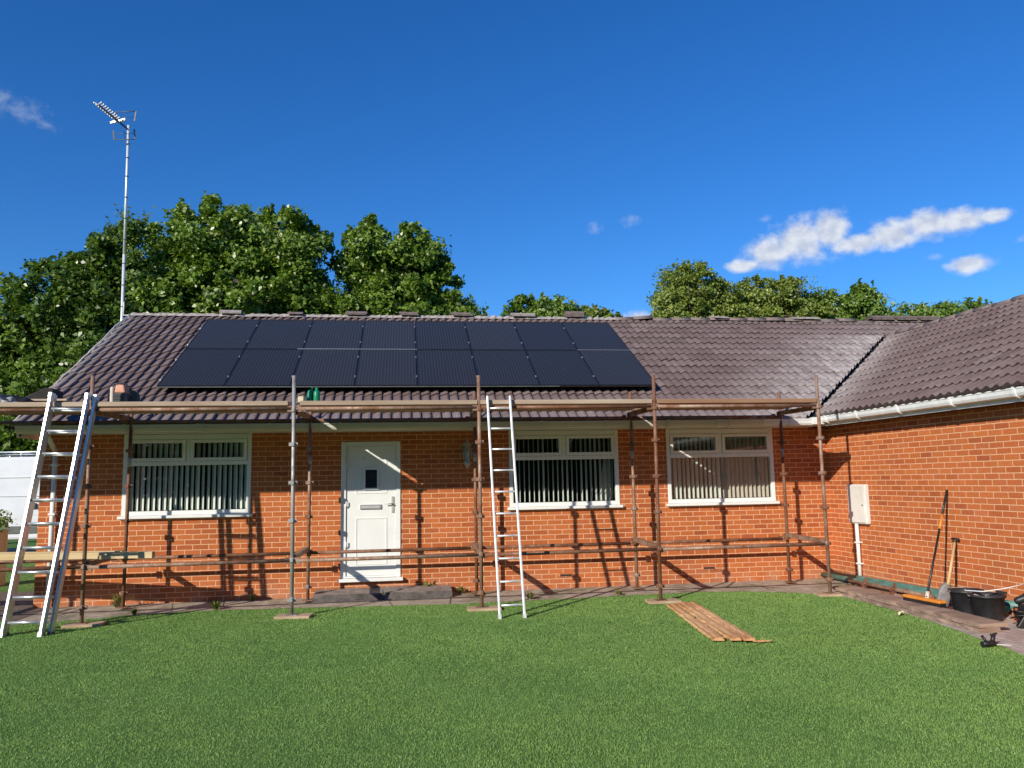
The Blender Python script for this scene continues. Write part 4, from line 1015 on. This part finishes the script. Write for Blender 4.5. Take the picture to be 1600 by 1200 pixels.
bm = BM(); polytube(bm, [wl(.0, .11, .075), wl(1.2, .10, .09), wl(2.4, .12, .105), wl(3.95, .11, .13)], .05, 14); tag(obj('drain_pipe', bm, M['teal'], None), 'long teal plastic pipe on the ground along the wing wall', 'pipe')
bm = BM(); polytube(bm, [wl(-.02, .21, .065), wl(.9, .195, .07), wl(2.0, .205, .075), wl(3.75, .20, .085)], .04, 12); tag(obj('drain_pipe', bm, M['teal'], None), 'thinner blue green pipe lying in front of the long teal pipe', 'pipe')
tr = [(1.15, .53, 2.85, .47, .045, 'lower front'), (1.10, .46, 2.80, .41, .105, 'upper'), (1.2, .38, 2.95, .34, .045, 'lower rear')]
for k, (s0, n0, s1, n1, z, nm) in enumerate(tr):
    a, b = wl(s0, n0, z), wl(s1, n1, z); t = thing('scaffold_transom', f'{nm} rusty scaffold transom lying beside the teal pipe', 'scaffold tube', a, 0, 'loose scaffold transoms by the wing')
    o0 = Vector(a); bm = BM(); tube(bm, (0, 0, 0), b-o0, .026, seg=10); obj('tube', bm, M['rust_b'], t)
    bm = BM(); d = (b-a).normalized(); n_ = Vector((-d.y, d.x, 0))
    for f in (.22, .58, .97):
        bm = BM(); p = (b-o0)*f; tube(bm, p-d*.03, p+d*.03, .036, seg=10); beam(bm, p+Vector((0, 0, .03)), p+Vector((0, 0, .085))+n_*.02*(k-1), .03, .02); beam(bm, p+n_*.03, p+n_*.075-Vector((0, 0, .015)), .03, .02); beam(bm, p-n_*.03, p-n_*.07-Vector((0, 0, .015)), .03, .02); obj('wedge_clip', bm, M['rust'], t)
# broom
t = thing('broom', 'orange headed broom with a black and orange handle leaning on the wing wall', 'broom', wl(3.19, .83, .10))
o0 = wl(3.19, .83, .10); h1 = wl(2.735, .03, 1.44)-o0
hd = wl(2.88, .85, .125)-o0, wl(3.50, .82, .125)-o0
bm = BM(); beam(bm, hd[0]+Vector((0, 0, .03)), hd[1]+Vector((0, 0, .03)), .10, .035); obj('head', bm, M['orange'], t, bevel=.01)
bm = BM(); beam(bm, hd[0]+Vector((0, 0, -.007)), hd[1]+Vector((0, 0, -.007)), .085, .04); obj('bristles', bm, M['black'], t)
q = (hd[0]+hd[1])/2
h0 = hd[0]*.42+hd[1]*.58+Vector((0, -.0, .05)); h1 = wl(2.735, .028, 1.44)-o0
bm = BM(); tube(bm, h0, h0+(h1-h0)*.62, .0135, seg=10); tube(bm, h0+(h1-h0)*.76, h1, .0145, seg=10); obj('handle', bm, M['black'], t)
bm = BM(); tube(bm, h0+(h1-h0)*.62, h0+(h1-h0)*.76, .0155, seg=10); obj('grip', bm, M['orange'], t)
bm = BM(); tube(bm, h0-Vector((0, 0, .03)), h0+(h1-h0)*.05, .024, seg=12); obj('socket', bm, M['cream'], t)
# shovel
b0 = wl(3.16, .50, .17); b1 = wl(2.84, .05, .82); t = thing('shovel', 'steel shovel with a pale wooden shaft leaning on the wing wall', 'shovel', b0)
d = (b1-b0); bm = BM(); tube(bm, d*.18, d*.97, .018, .0165, seg=12); obj('shaft', bm, M['ash'], t)
bm = BM(); tube(bm, d+WU*-.06, d+WU*.06, .015, seg=10); tube(bm, d*.93, d, .02, .013, seg=10); obj('grip', bm, M['black'], t)
bm = BM(); dn = d.normalized(); fr = frame4((0, 0, 0), WU, dn); prev = None
for j in range(7):
    v = -.17+.36*j/6; hw = .115 if j < 5 else (.10 if j == 5 else .03); hw = hw*(.8+.2*min(1, j/2)); row = []
    for i in range(7):
        u = (i/6-.5)*2; row.append(bm.verts.new(fr @ Vector((u*hw, v, .028*u*u+.01*math.sin(j)))))
    if prev:
        for i in range(6): f = bm.faces.new((prev[i], prev[i+1], row[i+1], row[i])); f.smooth = True
    prev = row
bmesh.ops.solidify(bm, geom=bm.faces[:], thickness=.004); obj('blade', bm, M['steel'], t)
# buckets
def bucket(s, n, lab, rt=.175, h=.285):
    t = thing('bucket', lab, 'bucket', wl(s, n, .005), 0, 'black rubble buckets by the wing')
    bm = BM(); lathe(bm, [(rt*.74, 0), (rt*.80, .02), (rt*.97, h-.03), (rt*1.06, h-.028), (rt*1.06, h), (rt*.95, h), (rt*.93, h-.05), (rt*.76, .02), (.001, .018)], 28, cap=False); bmesh.ops.recalc_face_normals(bm, faces=bm.faces[:]); obj('body', bm, M['bucket'], t)
    bm = BM(); polytube(bm, [Vector((rt*1.06*math.cos(a), rt*1.06*math.sin(a)-.02*math.sin(a*1), h-.02+.02*math.sin(a))) for a in np.linspace(.1, PI-.1, 12)], .004, 6); obj('handle', bm, M['steel'], t)
    r = random.Random(int(s*100)); bm = BM()
    for k in range(16):
        a = r.uniform(0, 6.28); rad = r.uniform(0, rt*.75); m4 = Matrix.Translation((rad*math.cos(a), rad*math.sin(a), h-.09+r.uniform(0, .05))) @ Matrix.Rotation(r.uniform(0, 3), 4, Vector((r.random(), r.random(), r.random())).normalized()); w = r.uniform(.02, .05); box(bm, -w, w, -w*.7, w*.7, -.012, .012, m4)
    obj('rubble', bm, M['mortar'], t)
bucket(3.52, .52, 'black rubble bucket on the left, nearer the shovel', .18, .29)
bucket(3.87, .55, 'black rubble bucket on the right, nearer the loose bricks', .185, .285)
bm = BM(); polytube(bm, [wl(3.5, .52, .30), wl(3.66, .64, .305), wl(3.85, .56, .315), wl(3.98, .38, .36), wl(4.02, .2, .40)], .006, 6); tag(obj('wire', bm, M['cablewhite'], None), 'thin white wire lying across the two black buckets', 'wire')
for k, (s, n, z, lab) in enumerate(((4.10, .29, .006, 'loose red brick on the paving beside the right bucket, bottom one'), (4.09, .28, .075, 'loose red brick balanced on another beside the right bucket'))):
    bm = BM(); box(bm, -.1075, .1075, -.051, .051, 0, .065); tag(obj('loose_brick', bm, M['brick'], None, wl(s, n, z), (0, 0, RW+.25+.3*k), bevel=.006), lab, 'brick', 'loose bricks by the buckets')
# tangle of black cable and a grinder at the photo's right edge
t = thing('angle_grinder', 'black power tool with a tangled cable beside the bricks at the right edge', 'power tool', wl(4.36, .46, .02))
bm = BM(); lathe(bm, [(.03, -.14), (.04, -.1), (.042, .02), (.05, .06), (.045, .12), (.03, .14)], 16, Matrix.Translation((0, 0, .30)) @ Matrix.Rotation(1.1, 4, 'Y') @ Matrix.Rotation(.5, 4, 'X')); box(bm, -.07, .06, -.08, .08, .08, .22); obj('body', bm, M['black'], t, bevel=.01)
bm = BM(); tube(bm, (.05, -.03, .30), (.06, -.045, .30), .062, seg=20); obj('guard', bm, M['greypl'], t)
bm = BM(); r = random.Random(2); pts = []
for i in range(60):
    a = i*.55; pts.append((.15*math.cos(a)+r.gauss(0, .03), .13*math.sin(a)+r.gauss(0, .03), .02+.10*abs(math.sin(i*.21))+r.uniform(0, .06)))
polytube(bm, pts, .0085, 6); obj('cable', bm, M['black'], t)
bm = BM(); beam(bm, (-.16, -.02, -.012), (-.06, -.07, .17), .085, .05); obj('handle', bm, M['black'], t, bevel=.01)
# small black fitting on the lawn and torn leaf
t = thing('hose_fitting', 'small black plastic tap fitting lying on the lawn near the right edge', 'fitting', (5.53, -5.2, .02))
bm = BM(); tube(bm, (-.09, 0, .02), (.05, .02, .025), .026, seg=10); tube(bm, (0.03, .02, .02), (.06, .03, .10), .02, seg=10); tube(bm, (-.03, .01, .03), (-.05, .05, .09), .014, seg=8); obj('body', bm, M['black'], t)
bm = BM(); tube(bm, (.02, .02, .1), (.10, .04, .105), .009, seg=8); obj('lever', bm, M['black'], t)
bm = BM(); polytube(bm, [(.06, 0, .01), (.12, -.05, .015), (.16, -.07, .01)], .004, 5); obj('string', bm, M['cablewhite'], t)
bm = BM(); r = random.Random(6); prev = None
for i in range(6):
    row = [bm.verts.new((.03*i-.08, .022*j-.035+r.gauss(0, .008), .03+r.gauss(0, .012))) for j in range(4)]
    if prev:
        for j in range(3): bm.faces.new((prev[j], prev[j+1], row[j+1], row[j]))
    prev = row
tag(obj('torn_paper', bm, M['paleyellow'], None, (5.80, -3.40, .005), (0, 0, .4)), 'pale torn scrap of paper at the lawn edge beside the old planks', 'paper')

# ------------------------------------------------------------------ weeds at the foot of the wall
def weed(x, y, h, n, lab, seed, mat='weed'):
    r = np.random.default_rng(seed); V = []; F = []; T = []
    for i in range(n):
        a = r.uniform(0, 2*PI); l = h*r.uniform(.5, 1.1); lean = r.uniform(.2, 1.15); w = r.uniform(.006, .014)*(1+h*2)
        d = np.array([math.cos(a), math.sin(a)]); nx = np.array([-d[1], d[0], 0])*w; b = len(V)*1
        p0 = np.array([*(d*r.uniform(0, .03)), 0]); p1 = np.array([*(d*l*math.sin(lean)*.5), l*math.cos(lean)*.65]); p2 = np.array([*(d*l*math.sin(lean)), l*math.cos(lean)*.85])
        k = len(V); V += [p0-nx*.4, p0+nx*.4, p1+nx, p1-nx, p2+nx*.15, p2-nx*.15]; F += [[k, k+1, k+2, k+3], [k+3, k+2, k+4, k+5]]; t_ = np.clip(r.normal(.5, .25), 0, 1); T += [t_, t_]
    me = np_mesh('weed', np.array(V), np.array(F), np.array(T)); tag(new_obj('weed', me, M[mat], None, (x, y, .006)), lab, 'weed', 'weeds at the wall foot')
weed(-3.98, -.33, .26, 46, 'tall yellow green weed at the wall foot below the left of the first window', 1)
weed(-2.55, -.82, .16, 60, 'spreading green weed on the path in front of the first window', 2, 'leaf_mid')
weed(-2.2, -.12, .13, 40, 'small weed at the wall foot left of the door, under the first window edge', 3)
weed(-1.15, -.10, .12, 40, 'small weed at the left end of the doorstep', 4, 'leaf_mid')
weed(.33, -.07, .26, 50, 'tall straggly weed against the brick right of the door', 5)
weed(.83, -.16, .15, 70, 'tuft of dry grass between the doorstep and the middle scaffold legs', 6)
weed(1.75, -.98, .13, 60, 'ragged weed at the path edge right of the single ladder', 7)
weed(3.05, -.96, .10, 50, 'low weed at the path edge under the middle window', 8)
weed(-3.55, -.98, .10, 50, 'low weed at the path edge near the extension ladder', 9)
weed(-5.42, 1.1, .42, 90, 'bushy pale weed at the corner of the bungalow', 10, 'leaf_light')
weed(-5.75, -.35, .16, 70, 'dry weed in the soil bed at the left', 11)

# ------------------------------------------------------------------ van beyond the left corner
t = thing('van', 'white panel van parked beyond the left corner of the bungalow', 'van', (-10.0, 10, 0))
prof = [(-2.9, .45), (2.75, .45), (2.85, .6), (2.86, 2.2), (2.75, 2.42), (2.5, 2.5), (-1.0, 2.5), (-1.5, 2.42), (-2.25, 1.55), (-2.95, 1.3), (-3.1, .9), (-3.05, .55)]
bm = BM(); a = [bm.verts.new((x, -1.0 if z < 1.6 else -1.0+.09*(z-1.6)/.9, z)) for x, z in prof]; b = [bm.verts.new((x, 1.0 if z < 1.6 else 1.0-.09*(z-1.6)/.9, z)) for x, z in prof]; n = len(prof)
for i in range(n): bm.faces.new((a[i], a[(i+1) % n], b[(i+1) % n], b[i]))
bm.faces.new(a[::-1]); bm.faces.new(b); bmesh.ops.recalc_face_normals(bm, faces=bm.faces[:]); body = obj('body', bm, M['vanpaint'], t, bevel=.06)
bm = BM(); box(bm, -2.9, 2.84, -1.03, -.995, .60, .78); obj('rub_strip', bm, M['greypl'], t, bevel=.008)
for z in (1.05, 1.52, 1.98): bm = BM(); box(bm, -1.2, 2.75, -1.004+max(0, (z-1.6)*.1), -.992+max(0, (z-1.6)*.1), z, z+.007); obj('panel_groove', bm, M['meter'], t)
bm = BM(); box(bm, .80, .92, -1.035, -.999, 1.20, 1.34); obj('handle', bm, M['black'], t, bevel=.012)
bm = BM(); box(bm, 1.02, 1.035, -1.004, -.985, .8, 1.9); obj('door_seam', bm, M['black'], t)
bm = BM()
for y in (-.8, .8): tube(bm, (-.9, y, 2.62), (2.4, y, 2.62), .02, seg=8)
for x in (-.6, .4, 1.4, 2.2): tube(bm, (x, -.85, 2.60), (x, .85, 2.60), .018, seg=8); tube(bm, (x, -.8, 2.49), (x, -.8, 2.62), .015, seg=8); tube(bm, (x, .8, 2.49), (x, .8, 2.62), .015, seg=8)
obj('roof_rack', bm, M['alu'], t)
for x in (-2.1, 1.75):
    for y in (-.9, .9):
        bm = BM(); tube(bm, (x, y-.11, .34), (x, y+.11, .34), .34, seg=28); w_ = obj('wheel', bm, M['black'], t, bevel=.02); bm = BM(); tube(bm, (x, y-.118, .34), (x, y-.1105, .34), .2, seg=20); obj('rim', bm, M['alu'], w_)
bm = BM(); quad(bm, (-1.42, -.985, 1.6), (-.85, -.985, 1.6), (-.85, -.93, 2.2), (-1.35, -.93, 2.2)); obj('side_window', bm, M['pframe'], t)
# planter
t = thing('planter', 'pale wooden planter with a bushy plant at the left edge of the photo', 'planter', (-7.26, 3.0, 0))
bm = BM()
for k in range(5): box(bm, -.2+.0805*k, -.125+.0805*k, -.2, -.18, .0, .94); box(bm, -.2+.0805*k, -.125+.0805*k, .18, .2, .0, .94)
box(bm, -.2, -.18, -.18, .18, 0, .94); box(bm, .18, .2, -.18, .18, 0, .94); box(bm, -.215, .215, -.215, .215, .94, .965)
obj('box', bm, M['wood_pale'], t, bevel=.004)

# ------------------------------------------------------------------ trees
def leaves(name, clumps, per, size, seed, droop=.35):
    r = np.random.default_rng(seed); C = np.array([c[:3] for c in clumps]); R = np.array([c[3:6] for c in clumps]); out = np.array([c[6:9] for c in clumps])
    keepn = np.clip((per*np.clip(R.mean(1)/R.mean(), .2, 1)**1.5), 8, per).astype(int); idx = np.repeat(np.arange(len(C)), keepn); n = len(idx)
    d = r.normal(0, 1, (n, 3)); d /= np.linalg.norm(d, axis=1)[:, None]; P = C[idx]+np.clip(r.normal(0, .62, (n, 3)), -1.15, 1.15)*R[idx]
    N = d*.6+out[idx]*.7+np.array([0, 0, .55])+r.normal(0, .75, (n, 3)); N /= np.linalg.norm(N, axis=1)[:, None]
    t = np.cross(N, r.normal(0, 1, (n, 3))); t /= np.linalg.norm(t, axis=1)[:, None]+1e-9; t[:, 2] -= droop; t -= N*(t*N).sum(1)[:, None]; t /= np.linalg.norm(t, axis=1)[:, None]+1e-9
    b = np.cross(N, t); s = size*r.uniform(.6, 1.3, n)[:, None]
    V = np.stack([P-t*s*.55, P+b*s*.42+N*s*.13-t*s*.1, P+t*s*.72-N*s*.08, P-b*s*.42+N*s*.13-t*s*.1], 1).reshape(-1, 3)
    cl = r.normal(0, .12, len(C)); tt = np.clip(r.normal(.5, .19, n)+cl[idx], 0, .93); pale = np.where(r.uniform(0, 1, len(C)) < .14, .16, .006); tt[r.uniform(0, 1, n) < pale[idx]] = 1.0
    return np_mesh(name, V, np.arange(n*4).reshape(-1, 4), tt)
def tree(label, x, y, blobs, nclump, per, size, mat, seed, trunk_r=.22, group=None, shoots=0, clump_r=.42, name='tree', trunk_z=None):
    r = np.random.default_rng(seed); t = thing(name, label, 'tree', (x, y, 0), 0, group)
    vol = np.array([(b[3]*b[4]*b[5])**.72 for b in blobs]); vol /= vol.sum(); cl = []
    for i in range(nclump):
        b = blobs[r.choice(len(blobs), p=vol)]; d = r.normal(0, 1, 3); d /= np.linalg.norm(d); d[2] = d[2]*.9+.1
        rad = r.uniform(.45, 1.02) if r.uniform() < .75 else r.uniform(.1, .6)
        p = np.array(b[:3])+d*np.array(b[3:6])*rad; k = clump_r*r.uniform(.5, 1.25)
        cl.append((*(p-np.array([x, y, 0])), k*r.uniform(.7, 1.5), k*r.uniform(.7, 1.3), k*r.uniform(.5, 1.1), *d))
    for i in range(nclump//3):  # loose sprigs that fray the edge of the crown
        b = blobs[r.choice(len(blobs), p=vol)]; d = r.normal(0, 1, 3); d /= np.linalg.norm(d); d[2] = abs(d[2])*.9+.05
        p = np.array(b[:3])+d*np.array(b[3:6])*r.uniform(1.0, 1.16); k = clump_r*r.uniform(.3, .6); cl.append((*(p-np.array([x, y, 0])), k, k, k*.9, *d))
    for i in range(shoots):     # upright leading shoots that break the outline
        b = blobs[r.choice(len(blobs), p=vol)]; a = r.uniform(0, 2*PI); q = r.uniform(.1, .8)
        p = np.array(b[:3])+np.array([math.cos(a)*b[3]*q, math.sin(a)*b[4]*q, b[5]*math.sqrt(1-q*q)*r.uniform(.84, 1.0)]); k = clump_r*r.uniform(.32, .5)
        for j in range(4): cl.append((*(p-np.array([x, y, 0])+np.array([r.normal(0, .08), r.normal(0, .08), (j-.8)*k*.85])), k*(1.25-.33*j), k*(1.25-.33*j), k*.8, 0, 0, .6))
    new_obj('crown', leaves('crown', cl, per, size, seed+1), M[mat], t)
    zt = max(b[2] for b in blobs)-.2; zc = min(b[2]-b[5]*.5 for b in blobs); bm = BM(); zc = max(1.2, min(zc, zt-.5)) if trunk_z is None else trunk_z
    pts = [Vector((0, 0, -.1)), Vector((r.normal(0, .08), r.normal(0, .08), zc*.5)), Vector((r.normal(0, .15), r.normal(0, .15), zc)), Vector((r.normal(0, .3), r.normal(0, .3), (zc+zt)/2)), Vector((r.normal(0, .3), r.normal(0, .3), zt))]
    polytube(bm, pts, .1, 9, [trunk_r*1.35, trunk_r, trunk_r*.85, trunk_r*.5, trunk_r*.12])
    for i in range(min(34, nclump)):
        c = Vector(cl[r.integers(0, nclump)][:3]); f = r.uniform(.35, .95); s = pts[2].lerp(pts[4], f) if f > .5 else pts[2].lerp(pts[3], f)
        mid = s.lerp(c, .5)+Vector((r.normal(0, .15), r.normal(0, .15), r.uniform(0, .3))); polytube(bm, [s, mid, c], .03, 6, [trunk_r*.28, trunk_r*.17, .012])
    obj('trunk', bm, M['bark'], t)
    return t
# helper data: crown blobs (x,y,z,rx,ry,rz) in metres
tree('dark leafy tree left of the aerial mast, behind the roof', -9.6, 14.2, [(-9.4, 14.2, 7.0, 2.1, 1.9, 2.3), (-8.5, 14.3, 8.6, 1.5, 1.5, 1.7), (-10.6, 14.2, 6.6, 1.6, 1.6, 2.2), (-9.5, 14, 4.4, 2.2, 1.8, 1.8), (-7.6, 14.4, 6.4, 1.5, 1.5, 2.6), (-10.2, 14, 8.2, .9, .9, 1.0)], 300, 260, .125, 'leaf_dark', 21, group='tall trees behind the bungalow', shoots=26)
tree('tallest broad leafy tree behind the left half of the solar panels', -5.4, 14.6, [(-6.8, 14.6, 9.4, 1.5, 1.6, 1.75), (-5.0, 14.6, 9.3, 1.7, 1.7, 1.55), (-3.65, 14.6, 8.9, 1.15, 1.5, 1.85), (-5.2, 14.4, 6.9, 2.9, 1.9, 2.4), (-2.7, 14.5, 6.5, 1.0, 1.4, 1.4), (-7.3, 14.4, 7.2, 1.4, 1.5, 2.2), (-5.2, 14.3, 4.6, 2.9, 1.9, 1.8)], 430, 260, .13, 'leaf_mid', 22, .3, group='tall trees behind the bungalow', shoots=40)
tree('leafy tree sloping down to the right behind the middle of the solar panels', -.2, 15.0, [(-1.3, 15, 9.0, .95, 1.2, 1.75), (.2, 15, 8.9, 1.1, 1.3, 1.6), (-.5, 14.8, 7.0, 1.9, 1.5, 1.9), (1.25, 14.9, 7.9, .65, 1.0, 1.3), (1.6, 15, 6.6, 1.1, 1.2, 1.3), (2.5, 15, 5.9, .95, 1.1, 1.2), (0, 14.7, 4.6, 2.6, 1.8, 1.8)], 300, 260, .125, 'leaf_mid', 23, .22, group='tall trees behind the bungalow', shoots=34)
tree('pale green tree at the left edge of the photo', -13.0, 14.5, [(-12.8, 14.5, 6.5, 1.7, 1.5, 1.7), (-11.6, 14.2, 5.0, 1.4, 1.4, 1.8), (-14.0, 14.5, 5.0, 1.8, 1.6, 2.2), (-12.6, 14.0, 3.4, 2.2, 1.6, 1.5)], 190, 140, .15, 'leaf_light', 24, group='tall trees behind the bungalow', shoots=14)
tree('dark shrubby tree behind the white van', -10.6, 13.4, [(-10.9, 13.3, 3.3, 1.5, 1.0, 1.2), (-9.3, 13.4, 3.2, 1.4, 1.0, 1.5), (-12.2, 13.2, 2.9, 1.3, 1.0, 1.2), (-8.2, 13.5, 3.6, 1.2, 1.0, 1.5)], 150, 130, .13, 'leaf_mid', 25, .12, shoots=10)
tree('small round tree top above the ridge left of the gap in the trees', 6.5, 24, [(5.9, 24, 9.2, .95, 1, 1.0), (7.1, 24, 9.2, 1.05, 1, 1.0), (6.5, 24, 7.9, 1.9, 1.5, 1.4), (8.0, 24, 8.6, .7, .8, .9)], 110, 110, .15, 'leaf_mid', 26, group='smaller trees above the ridge', shoots=14)
tree('small yellowish bush top above the ridge right of the tall tile stack', 9.2, 24.5, [(9.0, 24.5, 8.9, 1.0, 1, 1.0), (9.9, 24.5, 8.8, .8, 1, .9), (9.3, 24.5, 7.5, 1.3, 1.2, 1.4)], 90, 120, .11, 'leaf_olive', 27, group='smaller trees above the ridge', shoots=16, clump_r=.3)
tree('feathery olive green tree left of the pair above the right half of the roof', 13.6, 24, [(13.7, 24, 10.9, 1.45, 1.3, 1.05), (12.9, 24, 9.8, 1.2, 1.2, 1.0), (15.0, 24, 10.0, 1.3, 1.2, 1.2), (13.8, 24, 8.6, 2.1, 1.5, 1.6)], 190, 150, .11, 'leaf_olive', 28, group='smaller trees above the ridge', shoots=22, clump_r=.34)
tree('rounded green tree right of the feathery tree above the roof', 18.0, 24.5, [(17.3, 24.5, 10.2, 1.6, 1.4, 1.25), (19.2, 24.5, 10.3, 1.5, 1.4, 1.1), (18.2, 24.5, 8.8, 2.6, 1.6, 1.5), (15.9, 24.5, 9.4, 1.2, 1.2, 1.4), (20.4, 24.5, 9.4, 1.0, 1.2, 1.1)], 210, 140, .12, 'leaf_olive', 29, group='smaller trees above the ridge', shoots=20, clump_r=.36)
tree('bright yellow green tree with a pointed top above the valley of the roof', 22.3, 25, [(21.4, 25, 9.7, 1.5, 1.3, 1.15), (23.3, 25, 10.0, 1.0, 1.1, 1.35), (25.0, 25, 9.3, 1.9, 1.2, .95), (22.6, 25, 8.2, 2.8, 1.5, 1.3)], 230, 130, .15, 'leaf_light', 30, group='smaller trees above the ridge', shoots=16)
tree('low green tree top behind the wing ridge', 29.0, 26, [(28.2, 26, 9.5, 1.4, 1.3, 1.1), (30.0, 26, 9.7, 1.6, 1.3, 1.0), (29.2, 26, 7.9, 2.4, 1.4, 1.5)], 150, 120, .15, 'leaf_light', 31, group='smaller trees above the ridge', shoots=14)
cl = [(-7.1+.25*math.cos(a)*q, 3.0+.25*math.sin(a)*q, 1.06+.07*(i % 3), .13, .13, .10, math.cos(a), math.sin(a), .3) for i, (a, q) in enumerate(zip(np.linspace(0, 12, 14), np.linspace(.1, 1.1, 14)))]
t = thing('potted_plant', 'small bushy green plant growing in the pale wooden planter', 'plant', (-7.22, 3.0, .93))
cl = [(c[0]+7.1, c[1]-3.0, c[2]-.93, *c[3:]) for c in cl]; new_obj('foliage', leaves('foliage', cl, 40, .05, 77), M['leaf_mid'], t)
bm = BM()
for a in range(5): polytube(bm, [(.02*a-.04, 0, -.02), (.05*a-.1, .03*(a % 2), .16)], .006, 5)
obj('stem', bm, M['bark'], t)

# added tall hedge behind the camera: darkens window reflections and cuts sky fill
t = thing('hedge_blocker', 'tall dark added hedge mirrored in the window panes, across the lawn from the bungalow', 'hedge_blocker', (2, -27, 0))
r = np.random.default_rng(5); cl = []
for i in range(2200):
    hx = r.uniform(-30, 34); hz = r.uniform(.03, 1)*(7.4+1.2*math.sin(hx*.35)+.7*math.sin(hx*1.3)); cl.append((hx, r.uniform(-.8, .8), hz, .75, .7, .65, 0, .8, .3))
new_obj('foliage', leaves('foliage', cl, 60, .36, 6), M['leaf_dark'], t)
bm = BM()
for i in range(17): polytube(bm, [(-29+3.8*i, 0, -.1), (-29+3.8*i+.1, .1, 2.5), (-28.8+3.8*i, 0, 4.6)], .1, 7, [.14, .1, .03])
obj('stem', bm, M['bark'], t)
